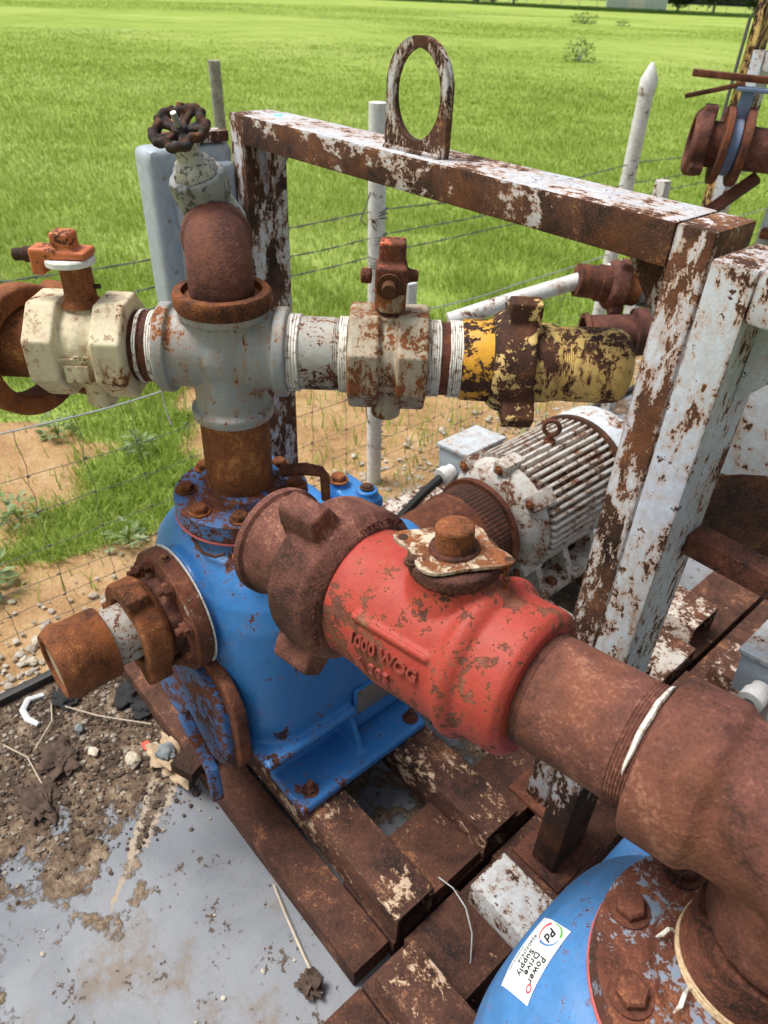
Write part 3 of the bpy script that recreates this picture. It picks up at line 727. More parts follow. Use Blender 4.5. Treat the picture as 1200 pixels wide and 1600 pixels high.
pump(P1, 'chipped bright blue pump with side nameplate, standing behind the red valve', 'blue', 'blue_worn', 'rust_orange')
pump2, casing2 = pump(P2, 'faded blue pump with white sticker in the lower right corner', 'bluepump2', 'flange2', 'rust', False, .87, 1.06, 1.16, -.03)

# white sticker on the left shoulder of the near pump
def sticker():
    dg = bpy.context.evaluated_depsgraph_get(); dg.update(); ev = casing2.evaluated_get(dg); me = ev.to_mesh()
    bvh = BVHTree.FromPolygons([v.co.copy() for v in me.vertices], [tuple(p.vertices) for p in me.polygons])
    N = Vector((-.68, -.12, .72)).normalized(); c = Vector((-.142, -.076, .49)); tx = Vector((0,-.96,-.2)); tx = (tx-N*tx.dot(N)).normalized(); ty = N.cross(tx)
    a = .0; tx, ty = tx*math.cos(a)+ty*math.sin(a), ty*math.cos(a)-tx*math.sin(a)
    def fn(x, y):
        x *= .80; y *= .90; o = c+tx*x+ty*y+N*.08; h = bvh.ray_cast(o, -N, .3)
        return (h[0], N) if h[0] is not None else (c+tx*x+ty*y, N)
    t = thing('sticker', 'white sticker with round arrow logo and company name on faded blue pump', 'sticker', Matrix.Translation(P2))
    nx, ny = 40, 24; W, Hh = .100, .054
    P = []; F = []
    for i in range(nx+1):
        for j in range(ny+1): P.append(fn(-W/2+W*i/nx, -Hh/2+Hh*j/ny)[0]+N*.0009)
    for i in range(nx):
        for j in range(ny): q = i*(ny+1)+j; F.append((q, q+ny+1, q+ny+2, q+1))
    me2 = bpy.data.meshes.new('backing'); me2.from_pydata(P, [], F); me2.materials.append(M['label']); me2.polygons.foreach_set('use_smooth', [True]*len(F))
    obj('backing', me2, t)
    def off(dx, dy): return lambda x, y: fn(x+dx, y+dy)
    for k, (s, dy) in enumerate((('Power', .0180), ('Drive', .0075), ('Supply', -.0030))):
        text_mesh(s, .0122, .0014, off(.013-(.003 if k == 1 else 0), dy), 'ink', parent=t, bold=.00022, space=1.08)
    text_mesh('92603D416', .0085, .0013, off(-.003, -.0145), 'ink', parent=t, shear=.2, space=1.02, name='handwriting')
    text_mesh('www.power-drive.com', .0036, .0013, off(.014, -.0225), 'ink', parent=t, name='small_print')
    text_mesh('Pd', .0165, .0014, off(-.0325, .006), 'ink', parent=t, shear=.3, bold=.0004, name='logo_letters')
    def arc(a0, a1, w0, w1, mat, name):
        P = []; F = []; n = 20; R = .0155
        for i in range(n+1):
            a = a0+(a1-a0)*i/n; wd = w0+(w1-w0)*i/n
            for r in (R-wd, R+wd):
                p, nn = fn(-.0325+r*math.cos(a), .006+r*math.sin(a)); P.append(p+nn*.0014)
        for i in range(n): F.append((2*i, 2*i+2, 2*i+3, 2*i+1))
        me3 = bpy.data.meshes.new(name); me3.from_pydata(P, [], F); me3.materials.append(M[mat]); obj(name, me3, t)
    arc(rad(200), rad(100), .0004, .0017, 'ink_green', 'logo_arc'); arc(rad(330), rad(215), .0005, .0017, 'ink_red', 'logo_arc'); arc(rad(85), rad(-25), .0005, .0017, 'ink_blue', 'logo_arc')
    P = []; F = []; n = 20
    for i in range(n):
        a = 2*PI*i/n
        for r in (.0030, .0052): p, nn = fn(.035+r*math.cos(a), .0205+r*.8*math.sin(a)); P.append(p+nn*.0014)
    for i in range(n): j = (i+1) % n; F.append((2*i, 2*j, 2*j+1, 2*i+1))
    me3 = bpy.data.meshes.new('ring_mark'); me3.from_pydata(P, [], F); me3.materials.append(M['ink_red']); obj('ring_mark', me3, t)
sticker()

# ------------------------------------------------------------------ electric motors
def motor(loc, label):
    """origin: on the skid beams below the motor centre; shaft along -Y"""
    t = thing('electric_motor', label, 'motor', loc, 'finned electric motors')
    zc = .195; ax = place((0,-.17,zc), (0,1,0))
    b = MB(); b.lathe([(0,.1485), (.34,.1485)], ax, 64); b.build('stator', 'motor_core', t)
    fm = MB(); fm.box((0,-.0044,.136), (.30,.0044,.166), .0028, None, 2); fme = fm.mesh('fin', 30); fme.materials.append(M['motor'])
    nf = 50
    for k in range(nf):
        a = 2*PI*(k+.5)/nf
        if math.cos(a) < -.80: continue
        m = ax @ Matrix.Rotation(a, 4, 'X') @ Matrix.Translation((.02,0,0)); obj('fin', fme, t, m)
    b = MB(); b.lathe([(-.05,.05), (-.05,.11), (-.035,.135), (-.012,.152), (.012,.158), (.016,.150)], ax, 64)
    eb = b.build('end_bracket', 'motor', t)
    for a in (.8, 2.35, 3.93, 5.5, 0.02):
        b = MB(); b.box((-.030,-.022,.135), (.045,.022,.172), .006, ax @ Matrix.Rotation(a, 4, 'X')); b.build('bracket_lug', 'motor', eb)
        p = ax @ Matrix.Rotation(a, 4, 'X') @ Vector((-.030,0,.154)); bolt(eb, p, (0,-1,0), .009, .01, 'rust_orange')
    b = MB(); b.lathe([(.325,.150), (.33,.168), (.35,.172), (.43,.170), (.452,.155), (.455,.06)], ax, 64); b.build('fan_cover', 'motor_blue', t)
    b = MB(); b.lathe([(.318,.166), (.320,.1735), (.335,.1735), (.337,.166)], ax, 64); b.build('cover_band', 'rust_dark', t)
    for s in (-1, 1):
        b = MB()
        x0, x1 = sorted((s*.10, s*.175))
        b.box((x0,-.15,.0), (x1,.15,.022), .004)
        for y in (-.148, -.03, .09): b.prism([(.10,.0), (.165,.015), (.118,.105), (.09,.12)] if s > 0 else [(-.10,.0), (-.165,.015), (-.118,.105), (-.09,.12)], y, y+.022, Matrix.Rotation(PI/2, 4, 'X') @ Matrix.Diagonal((1,1,-1,1)))
        b.build('foot', 'motor', t)
        for y in (-.09, .11): bolt(t, (s*.150, y, .0222), (0,0,1), .013, .010, 'rust')
    b = MB(); b.torus((0,.0,zc+.203), (.50,-.86,0), .0205, .0062, 32, 10); b.cyl((0,0,zc+.135), (0,0,zc+.184), .010, .008, 16); b.cyl((0,0,zc+.158), (0,0,zc+.168), .018, .016, 16); b.build('eye_bolt', 'rust', t)
    # terminal box on the left shoulder
    m = Matrix.Translation((-.170,-.105,zc+.092)) @ Matrix.Rotation(-.10, 4, 'Y')
    b = MB(); b.box((-.052,-.075,-.07), (.05,.075,.022), .006, m); tb = b.build('terminal_box', 'panel', t)
    b = MB(); b.box((-.057,-.080,.0225), (.055,.080,.034), .004, m); b.build('box_lid', 'guard', tb)
    g0 = Vector((-.165,-.183,zc+.062))
    b = MB(); b.lathe([(0,.019), (.02,.019), (.021,.024), (.045,.024), (.047,.015)], place(g0, (0,-1,-.12)), 16); b.build('cable_gland', 'whitewasher', tb)
    return t, g0
mot, g0 = motor(Vector((-.905,1.425,.1505)), 'white ribbed electric motor streaked with rust, eye bolt on top')
m2 = copy_tree(mot); m2.location = (-.005,1.34,.1505); m2['label'] = 'electric motor at right edge showing only its pale terminal box'
def cable(name, pts, r, label):
    P = []; V = [Vector(p) for p in pts]
    for i in range(len(V)-1):
        p0, p1, p2, p3 = V[max(i-1, 0)], V[i], V[i+1], V[min(i+2, len(V)-1)]
        for k in range(8):
            u = k/8; P.append(.5*((2*p1)+(p2-p0)*u+(2*p0-5*p1+4*p2-p3)*u*u+(3*p1-p0-3*p2+p3)*u**3))
    P.append(V[-1]); b = MB(); b.tube(P, r, 10); return tag(b.build(name, 'black'), label, 'cable')
G1 = Vector((-.905,1.425,.1505))+g0
cable('power_cable', [G1+Vector((0,-.04,-.006)), G1+Vector((.005,-.12,-.03)), G1+Vector((.02,-.24,-.075)), G1+Vector((.03,-.36,-.16)), G1+Vector((.0,-.42,-.27)), (-1.08,.78,.012)], .0125, 'black power cable running from white motor down behind the blue pump')
G2 = Vector((-.005,1.34,.1505))+g0
cable('power_cable', [G2+Vector((0,-.04,-.006)), G2+Vector((-.015,-.10,-.05)), G2+Vector((-.03,-.16,-.15)), G2+Vector((.0,-.22,-.26)), (.0,.95,.11)], .0125, 'black cable hanging from pale box at right edge')
def guard_drum():
    t = thing('coupling_guard', 'rusty round coupling guard of expanded mesh in front of white motor', 'guard', (-.905, .93, .15))
    ax = place((0,0,.195), (0,1,0))
    b = MB(); b.lathe([(0,.085), (0,.112), (.15,.118), (.155,.122), (.165,.122)], ax, 56, False, False); b.build('drum', 'rust', t)
    T = NT('expanded mesh'); tc = T.n('TexCoord'); sp = T.n('SeparateXYZ'); T.l(tc.outputs['Object'], sp.inputs[0])
    an = T.math('ARCTAN2', sp.outputs[0], T.math('SUBTRACT', sp.outputs[2], .195))
    u = T.math('MULTIPLY', an, 34.); v = T.math('MULTIPLY', sp.outputs[1], 700.)
    k = T.math('MULTIPLY', T.math('SINE', T.math('ADD', u, v)), T.math('SINE', T.math('SUBTRACT', u, v)))
    col, f, rb, rc = rust_nodes(T, T.coords(), RB['brown'])
    col = T.mix(T.ss(k, .1, .4), col, (.02,.013,.01))
    mm = T.fin(col, .9, T.bump(T.ss(k, .4, -.2), .9, .004))
    b = MB(); b.lathe([(.165,.1215), (.238,.1215)], ax, 96, False, False); b.build('mesh_band', mm, t)
    b = MB(); b.lathe([(.236,.118), (.236,.133), (.252,.133), (.252,.118)], ax, 64, False, False); b.build('rim', 'rust', t)
guard_drum()

# ------------------------------------------------------------------ pipework on the far pump
D1 = Vector((.678,.734,0)).normalized(); C1 = Vector((P1.x, P1.y, 1.0)); HD = Vector((-.87,.49,0)).normalized()
RP = .0545
def on1(s): return place(C1+D1*s, D1)
def nipple(name, m, L, r, mat, label, th=(.022,.022), tapes=((1,1)), tape_mat='tape', parts=5):
    t = thing(name, label, 'pipe', m)
    p = [(0, r-.002)]+threads(.0, th[0], r) if th[0] else [(0, r)]
    p += [(th[0]+.001, r), (L-th[1]-.001, r)]
    p += threads(L-th[1], L, r) if th[1] else [(L, r)]
    b = MB(); b.lathe(p, None, 56); b.build('pipe_body', mat, t)
    return t
# riser from the pump flange to the cross
t = thing('pipe_riser', 'short rusty vertical pipe rising from blue flange to grey cross', 'pipe', place((P1.x,P1.y,.758), (0,0,1)))
b = MB(); b.lathe([(0,.054)]+threads(0,.02,.0555)+[(.021,.0555), (.16,.0548)], None, 56); b.build('pipe_body', 'rust_orange', t)
# grey cross
t = thing('pipe_cross', 'grey painted four-way pipe cross above blue pump', 'pipe cross', on1(0))
b = MB()
b.lathe([(-.097,.058), (.093,.058)], None, 48); b.lathe([(-.098,.067), (-.079,.067)], None, 48); b.lathe([(.075,.067), (.094,.067)], None, 48)
b.lathe([(-.105,.056), (.072,.058)], place((0,0,0), (0,0,1)), 48); b.lathe([(-.108,.064), (-.09,.065)], place((0,0,0), (0,0,1)), 48)
b.lathe([(.055,.066), (.075,.068)], place((0,0,0), (0,0,1)), 48); b.ball((0,0,0), .064, 3)
b.build('cross_body', 'greyfit', t, cast=.0028, it=4)
t = thing('reducer_bushing', 'rusty round bushing between grey cross and brown elbow', 'bushing', place(C1+Vector((0,0,.073)), (0,0,1)))
b = MB(); b.lathe([(-.006,.068), (.0,.071), (.016,.0715), (.02,.069), (.021,.058), (.012,.056), (.013,.048)], None, 56); b.build('bushing_ring', 'rust_orange', t)
# elbow turning away from the camera
t = thing('pipe_elbow', 'brown rusty pipe elbow under the small gate valve', 'elbow', Matrix.Translation(C1))
pts = [(0,0,.078)]+[Vector((0,0,.090))+HD*(.055*(1-math.cos(a)))+Vector((0,0,.055*math.sin(a))) for a in [PI/2*k/14 for k in range(15)]]
pts.append(pts[-1]+HD*.022)
b = MB(); b.tube(pts, [.0455]+[.0470]*15+[.0470], 44); e = pts[-1]
b.lathe([(-.022,.0505), (-.018,.052), (.004,.052)], place(e, HD), 44)
b.build('elbow_body', 'pipe', t, cast=.003, it=4)
# gate valve
e = C1+pts[-1]; VC = e+HD*.040; ST = Vector((.10,-.30,.86)).normalized()
t = thing('gate_valve', 'grey galvanised gate valve on brown elbow with black handwheel', 'valve', Matrix.Translation(VC))
b = MB(); m = place((0,0,0), HD, ST)
b.lathe([(-.05,.047), (-.05,.050), (-.022,.050), (-.02,.044), (.02,.044), (.022,.050), (.05,.050), (.05,.04)], m, 8)
up = place((0,0,0), ST)
b.lathe([(0,.040), (.045,.038), (.060,.0355)], up, 32); b.ball((0,0,0), .045, 3)
b.build('valve_body', 'galv', t, cast=.0028, it=3)
b = MB(); b.lathe([(.052,.0415), (.056,.0435), (.082,.0435), (.086,.040)], up, 8); b.lathe([(.05,.0405), (.088,.0405)], up, 32); b.build('union_ring', 'galv', t, cast=.0025, it=2)
b = MB(); b.lathe([(.086,.034), (.100,.032)], up, 6); b.lathe([(.086,.030), (.106,.026), (.112,.0175), (.128,.0175)], up, 32); b.build('bonnet', 'whitewash', t, cast=.0022, it=3)
b = MB(); b.lathe([(.122,.019), (.136,.018)], up, 6); b.build('packing_nut', 'whitewash', t)
WZ = .152; wm = place(ST*WZ, (ST+Vector((.22,-.16,0))).normalized())
b = MB(); n = 10; pts = []
for k in range(81):
    a = 2*PI*k/80; R = .0345+.0036*math.cos(5*a); pts.append(wm @ Vector((.0030*math.cos(10*a), R*math.cos(a), R*math.sin(a))))
b.tube(pts, .0066, 10, True)
for k in range(10):
    a = 2*PI*(k+.5)/10; p = wm @ Vector((.0015, .0385*math.cos(a), .0385*math.sin(a))); b.ball(p, .0062, 2)
for k in range(5):
    a = 2*PI*k/5+.3; q0 = wm @ Vector((-.006,.008*math.cos(a),.008*math.sin(a))); q1 = wm @ Vector((.0,.033*math.cos(a),.033*math.sin(a)))
    for d in (-.22, .22):
        q2 = wm @ Vector((.0,.033*math.cos(a+d),.033*math.sin(a+d))); b.tube([q0, (q0+q2)/2+ST*.001, q2], [.0058,.0042,.0048], 8)
b.lathe([(-.014,.012), (.004,.011)], wm, 20)
b.build('handwheel', 'wheel', t, cast=.0016, it=4)
b = MB(); b.lathe([(0,.0045)]+threads(0,.022,.0048,.0022,.0008)+[(.024,.004)], wm, 14); b.build('stem', 'steel', t)
# grey nipple right of the cross, second ball valve, nipple, yellow union and cap
t = nipple('pipe_nipple', on1(.088), .098, RP, 'greynip', 'speckled grey pipe nipple right of grey cross'); tape(t, .006, .024, RP+.0012, n=4); tape(t, .083, .096, RP+.001, n=4)
def txt1(parent, s, size, x, phi, R, mat, h=.0018, **k):
    text_mesh(s, size, h, lambda a, c: (Vector((x+a, -R*math.cos(phi+c/R), R*math.sin(phi+c/R))), Vector((0,-math.cos(phi+c/R), math.sin(phi+c/R)))), mat, parent=parent, **k)
def ball_valve(s0, L, label, mat, phi0):
    t = thing('ball_valve', label, 'valve', on1(s0))
    b = MB(); r8 = Matrix.Rotation(PI/8, 4, 'X')
    for a, c in ((0,.046), (L-.046, L)): b.lathe([(a,.074), (a+.003,.0785), (c-.003,.0785), (c,.074)], r8, 8)
    b.lathe([(.02,.0605), (L-.02,.0605)], None, 48); b.ball((L/2,0,0), (.05,.0635,.0635), 3)
    b.lathe([(.04,.027), (.068,.024)], place((L/2,0,0), (0,0,1)), 28)
    b.lathe([(.05,.023), (.096,.023), (.099,.02)], place((L/2,0,0), (0,0,-1)), 24)
    b.build('valve_body', mat, t, cast=.0024, it=2)
    return t
t = ball_valve(.185, .117, 'rust-stained ball valve right of the cross with brown stem stop', 'valve2', .3)
txt1(t, 'FLOW', .0135, .046, rad(-8), .0630, 'valve2', bold=.0003); txt1(t, '200 WP', .0135, .058, rad(-38), .0630, 'valve2', bold=.0003)
b = MB(); b.prism([(-.012,-.0012), (.006,-.0012), (.006,-.004), (.014,0), (.006,.004), (.006,.0012), (-.012,.0012)], 0, .003, Matrix.Translation((.083,-.0620,-.008)) @ Matrix.Rotation(PI/2, 4, 'X')); b.build('flow_arrow', 'valve2', t)
b = MB(); b.box((.044,-.0645,-.0265), (.077,-.055,-.020), .002); b.build('raised_bar', 'valve2', t)
b = MB(); b.lathe([(.075,.023), (.110,.023)], place((.0585,0,0), (0,0,1)), 24)
b.build('stem_neck', 'valve2', t, cast=.0025, it=3)
b = MB(); b.box((.036,-.030,.104), (.081,.020,.142), .004); b.box((.040,-.012,.138), (.078,.020,.172), .004)
b.lathe([(0,.0115), (.016,.0105)], place((.031,-.002,.122), (-1,0,0)), 14); b.lathe([(0,.010), (.014,.008)], place((.083,-.0,.124), (1,0,0)), 14)
b.build('handle_stop', 'redstub', t, cast=.0024, it=3)
b = MB(); b.lathe([(-.008,.0175), (-.008,.0175), (.006,.0175), (.006,.010), (.026,.0095)], place((.056,-.030,.118), (0,-1,0)), 18); b.build('stop_bolt', 'rust_dark', t)
t = nipple('pipe_nipple', on1(.300), .058, RP, 'rust', 'taped close nipple between rust-stained valve and yellow union', (.018,.018)); tape(t, .003, .021, RP+.0013, n=6); tape(t, .034, .056, RP+.0013, n=7)
t = thing('hammer_union', 'yellow and rust hammer union with wing nut at right end of the manifold', 'union', on1(.353))
b = MB(); b.lathe([(0,.05), (0,.0585), (.004,.0605), (.05,.0615), (.07,.0615), (.07,.05)], None, 56); b.build('union_body', 'yellowhot', t)
wing_nut(t, .043, .104, .058, .0745, (rad(8), rad(128), rad(248)), 'yellownut', lug=(.028,.0165))
b = MB(); b.lathe([(.09,.057), (.106,.0595), (.135,.0590), (.143,.056), (.143,.045)], None, 56); b.build('union_tail', 'yellow', t)
t = thing('end_cap', 'yellow rust-streaked rounded pipe end cap', 'end cap', on1(.494))
b = MB(); b.lathe([(0,.052)]+threads(0,.022,.0555)+[(.024,.0560), (.084,.0565), (.097,.055), (.107,.049), (.113,.037), (.116,.018), (.1165,.0)], None, 56, True, False); b.build('cap_body', 'yellow', t)
# cream valve and loose wing union on the left
t = nipple('pipe_nipple', on1(-.136), .045, .0525, 'rust', 'threaded brown nipple between cream valve and grey cross', (.018,.018)); tape(t, .008, .013, .0535, n=2); tape(t, .026, .043, .0535, n=5)
b = MB(); pts = [(.040,-.040,-.035), (.041,-.047,-.060), (.044,-.050,-.085), (.049,-.049,-.108)]; b.tube(pts, [.0011,.0011,.0012,.0022], 6); b.build('tape_end', 'tape', t)
t = ball_valve(-.278, .142, 'cream ball valve with orange handle stop and white washer', 'cream', .3)
txt1(t, 'FLOW', .012, .085, rad(2), .0630, 'cream', bold=.0003); txt1(t, '123K', .013, .077, rad(-40), .0630, 'cream', bold=.0003)
b = MB(); b.prism([(.012,-.0012), (-.006,-.0012), (-.006,-.004), (-.014,0), (-.006,.004), (-.006,.0012), (.012,.0012)], 0, .003, Matrix.Translation((.056,-.0625,.002)) @ Matrix.Rotation(PI/2, 4, 'X')); b.build('flow_arrow', 'cream', t)
b = MB(); b.box((.052,-.0675,-.034), (.088,-.050,-.007), .002); b.build('raised_pad', 'cream', t)
b = MB(); b.lathe([(.062,.030), (.072,.0225), (.118,.0215), (.122,.0215)], place((.071,0,0), (0,0,1)), 28); b.build('stem_neck', 'rust_orange', t)
b = MB(); b.lathe([(.119,.028), (.121,.0345), (.128,.0345), (.130,.033)], place((.066,0,0), (0,0,1)), 36); b.build('washer', 'whitewasher', t)
b = MB(); b.box((.052,-.022,.1305), (.098,.020,.142), .003); b.box((.050,-.018,.138), (.080,.012,.166), .004); b.box((.018,-.022,.126), (.058,.012,.145), .004); b.box((.018,-.022,.108), (.036,.010,.143), .004)
b.build('handle_stop', 'orange', t, cast=.002, it=2)
b = MB(); b.lathe([(-.02,.011), (.012,.011), (.014,.009), (.028,.0085)], place((.020,-.006,.133), (-1,0,-.05)), 18); b.build('stop_bolt', 'rust_dark', t)
b = MB(); b.lathe([(0,.004), (.012,.0035)], place((.090,0,.088), (1,0,.1)), 8); b.build('stem_pin', 'rust_dark', t)
t = nipple('pipe_nipple', on1(-.42), .152, RP, 'rust_orange', 'bare rusty nipple passing through the loose wing nut at left edge', (0,.018))
t = thing('hammer_union', 'loose rusty wing nut hanging round the pipe at the left edge', 'union', on1(-.312))
wn = wing_nut(t, -.022, .026, .069, .0985, (rad(-52), rad(68), rad(-140)), 'rust_orange', off=(0,-.014), lug=(.020,.016), lx=(.1,1.35))
wn.rotation_euler = (0, rad(-3), rad(-24))
def ringtext(parent, s, size, x, r0, a0, mat, off=(0,0)):
    text_mesh(s, size, .0022, lambda a, c: (Vector((x, off[0]-(r0+c)*math.sin(a0+a/r0)*-1*-1, off[1]+(r0+c)*math.cos(a0+a/r0))), Vector((1,0,0))), mat, parent=parent, bold=.0003)
ringtext(wn, '1000 CWP', .017, .0265, .0815, rad(52), 'rust_orange', (0,-.013))
# suction fittings on the front of the far pump (axis along -Y)
SZ = .555; S0 = P1.y-.172
t = thing('hammer_union', 'orange rusty wing union on the suction flange of the far pump', 'union', place((P1.x, S0, SZ), (0,-1,0)))
b = MB(); b.lathe([(-.002,.072), (.018,.070), (.022,.062), (.05,.06)], None, 48); b.build('union_body', 'rust_cast', t)
wing_nut(t, .022, .072, .058, .0855, (rad(-15), rad(105), rad(225)), 'rust_orange', lug=(.016,.021))
b = MB(); b.box((-.01,-.006,.0), (.015,.006,.012), .002); 
t = nipple('pipe_nipple', place((P1.x, S0-.055, SZ), (0,-1,0)), .075, .0505, 'greynip', 'short threaded nipple between wing union and open rusty bell', (0,.022))
t = thing('pipe_bell', 'orange rusty bell end with chamfered mouth pointing left of the far pump', 'pipe end', place((P1.x, S0-.108, SZ), (0,-1,0)))
b = MB(); b.lathe([(0,.052), (0,.0605), (.004,.0625), (.060,.0630), (.064,.0655), (.072,.0655), (.090,.0555), (.090,.046), (.06,.044), (.06,.0)], None, 56, False, False); b.build('bell_body', 'rust_orange', t)
b = MB(); b.lathe([(.066,.0445), (.084,.0445), (.086,.0)], None, 40, False, False); b.build('mouth_plug', 'dirt_tan', t)

# ------------------------------------------------------------------ red valve line on the near pump
DR = Vector((-.990,-.1055,-.0913)).normalized(); 
AX = Vector((-.2245,.423,.920)); T0 = AX-DR*.25
def onr(s): return place(AX+DR*s, DR)
t = thing('pipe_tee', 'large brown rusty pipe tee on the near pump at right edge', 'tee', place(T0, DR))
b = MB(); b.lathe([(-.135,.066), (.135,.066)], None, 56); b.lathe([(.082,.0745), (.136,.0745)], None, 56); b.lathe([(-.136,.0745), (-.082,.0745)], None, 56)
b.lathe([(0,.066), (.112,.066)], place((0,0,0), (0,0,-1)), 56); b.ball((0,0,0), .073, 3)
b.build('tee_body', 'pipe', t, cast=.0042, it=9)
t = thing('pipe_nipple', 'thick brown threaded nipple dropping from the tee into the near flange', 'pipe', place((P2.x, P2.y+.008, .745), (0,0,1)))
b = MB(); b.lathe([(0,.057)]+threads(.0,.07,.0585)+[(.08,.0575)], None, 56); b.build('pipe_body', 'rust', t)
tp = tape(t, .019, .030, .0595, 'twine', 6, 'thread_twine', .002)
for a, L in ((3.6, .016), (4.35, .026)):
    r = .0605; b = MB(); p = Vector((.022, r*math.cos(a), r*math.sin(a))); q = Vector((0, math.cos(a), math.sin(a))); w_ = Vector((0, -math.sin(a), math.cos(a)))
    b.tube([p-q*.002, p+q*L*.25+Vector((.007,0,0)), p+q*L*.5+w_*.003+Vector((.010,0,0)), p+q*L*.75+w_*.008+Vector((.006,0,0)), p+q*L+w_*.009], [.0006,.0011,.0019,.0022,.0006], 6); b.build('frayed_tape', 'tape', t)
t = nipple('pipe_nipple', onr(-.132), .142, .0572, 'pipe', 'thick brown rusty nipple between red valve and tee', (.038,.018)); 
b = MB(); pts = []
for k in range(26):
    a = rad(20+k*4.2); pts.append((.0245+.0003*math.sin(k*.9), .0590*math.cos(a), .0590*math.sin(a)))
b.tube(pts, [.0004+.0024*math.sin(PI*k/25)**.6 for k in range(26)], 6); b.build('thread_tape', 'tape', t)
t = thing('ball_valve', 'large red ball valve with raised lettering and rusty lock plate', 'valve', onr(0))
b = MB()
b.lathe([(0,.064), (0,.068), (.006,.0755), (.014,.0770), (.046,.0775), (.052,.0840), (.058,.0875), (.064,.0875), (.070,.0840), (.076,.0815), (.16,.0815), (.188,.077), (.196,.0765), (.222,.0765), (.226,.072), (.226,.06)], None, 64)
b.lathe([(.05,.055), (.072,.048), (.085,.044), (.093,.044)], place((.106,0,0), (0,0,1)), 40)
b.box((.078,.060,.028), (.178,.080,.036), .003, Matrix.Rotation(rad(6), 4, 'X'))
b.build('valve_body', 'red', t, cast=.0023, it=2)
def txtr(s, size, x, phi, R, h, **k):
    text_mesh(s, size, h, lambda a, c: (Vector((x-a, R*math.cos(phi+c/R), R*math.sin(phi+c/R))), Vector((0,math.cos(phi+c/R), math.sin(phi+c/R)))), 'redtext', parent=t, **k)
txtr('1000 WOG', .0185, .130, rad(13), .0824, .0028, bold=.0004); txtr('A 395', .0185, .142, rad(-5), .0824, .0028, bold=.0004)
b = MB(); b.lathe([(.0925,.042), (.094,.0455), (.107,.0455), (.109,.043)], place((.106,0,0), (0,0,1)), 40); b.build('gland_flange', 'rust_cast', t, cast=.0025, it=2)
# lock plate with two eared ends
out = []
for k in range(72):
    a = 2*PI*k/72; r = .042+.016*max(0, math.cos(2*(a-.15)))**6+.004*math.cos(4*a)
    out.append((r*math.cos(a), r*math.sin(a)))
b = MB(); b.prism(out, .1110, .1140, Matrix.Translation((.106,0,0)) @ Matrix.Rotation(rad(2), 4, 'Y') @ Matrix.Rotation(rad(8), 4, 'Z')); lp = b.build('lock_plate', 'plate', t)
for a in (.15+rad(8), .15+rad(8)+PI):
    b = MB(); b.lathe([(0,.0052), (.0005,.0052)], place((.106+.054*math.cos(a), .054*math.sin(a), .1142-.0019*math.cos(a)), (-.035,0,1)), 16); b.build('plate_hole', 'rust_dark', lp)
b = MB(); b.lathe([(.100,.0195), (.139,.0185), (.141,.017)], place((.106,0,0), (0,0,1)) , 32)
b.build('stem', 'rust_orange', t)
b = MB(); b.lathe([(.1145,.025), (.1175,.024)], place((.106,0,0), (0,0,1)), 32); b.build('stem_washer', 'rust', t)
bolt(t, (.128,.036,.108), (0,0,1), .006, .006, 'rust_dark')
b = MB()
for k in range(9):
    p = Vector((.056+.001*math.sin(k*2), -.012-.001*k, .108-.0066*k)); b.torus(p, (1,.3*(k % 2),0) if k % 2 else (0,1,0), .0036, .0011, 12, 6)
b.build('chain', 'rust_orange', t)
t = thing('hammer_union', 'big brown hammer union with wing nut and open tail left of red valve', 'union', onr(.205))
b = MB(); b.lathe([(0,.057), (.0,.068), (.055,.0685), (.072,.066)], None, 56, False, False); b.build('union_body', 'pipe', t)
wn = wing_nut(t, .018, .092, .060, .0925, (rad(-20), rad(-140), rad(100)), 'rust_cast', lug=(.027,.0175), taper=.84, lx=(.34,1.12))
def ringr(s, size, x, r, a0):
    text_mesh(s, size, .0025, lambda a, c: (Vector((x-(c)*.55, (r+c*.0)*math.cos(a0+a/r), (r+c*.0)*math.sin(a0+a/r)))+Vector((0, c*.8*math.cos(a0+a/r), c*.8*math.sin(a0+a/r))), Vector((-.6, .6*math.cos(a0+a/r), .6*math.sin(a0+a/r)))), 'rust_cast', parent=t, bold=.0003)
ringr('1000 CWP', .015, .0225, .0825, rad(108)); ringr('1000 CWP', .015, .0225, .0825, rad(2))
b = MB(); b.lathe([(.085,.05), (.085,.0655), (.150,.0645), (.165,.0655), (.168,.070), (.1765,.0705), (.178,.068), (.178,.058), (.12,.055), (.10,.0)], None, 64, False, False); b.build('union_tail', 'pipe', t)

# ------------------------------------------------------------------ panel behind the far lifting frame
def side_panel():
    t = thing('pressed_panel', 'pale blue-grey pressed metal panel with rounded corners left of the lifting frame', 'panel', (-1.47, .655, .76))
    b = MB(); b.box((0,0,0), (.075,.185,.43), .022, None, 4); b.build('panel_shell', 'panel', t)
    for k, (z0, z1) in enumerate(((.02,.13), (.15,.26), (.28,.40))):
        b = MB(); b.box((.060,.040,z0), (.0960,.176,z1), .016, None, 4); b.build('pressed_rib', 'panel', t)
    for z in (.10,.20,.30,.38):
        b = MB(); b.lathe([(0,.004), (.0015,.003)], place((.0752,.024,z), (1,0,0)), 12); b.build('screw', 'steel', t)
    b = MB(); b.box((.03,.04,.432), (.072,.178,.452), .003); b.build('top_rail', 'bail', t)
    b = MB(); b.box((.02,.070,.453), (.06,.105,.475), .004); b.build('bracket', 'plasticorange', t)
    b = MB(); b.lathe([(0,.012), (.012,.012), (.026,.007)], place((.04,.092,.475), (0,.2,1)), 12); b.build('bracket_knob', 'redstub', t)
side_panel()

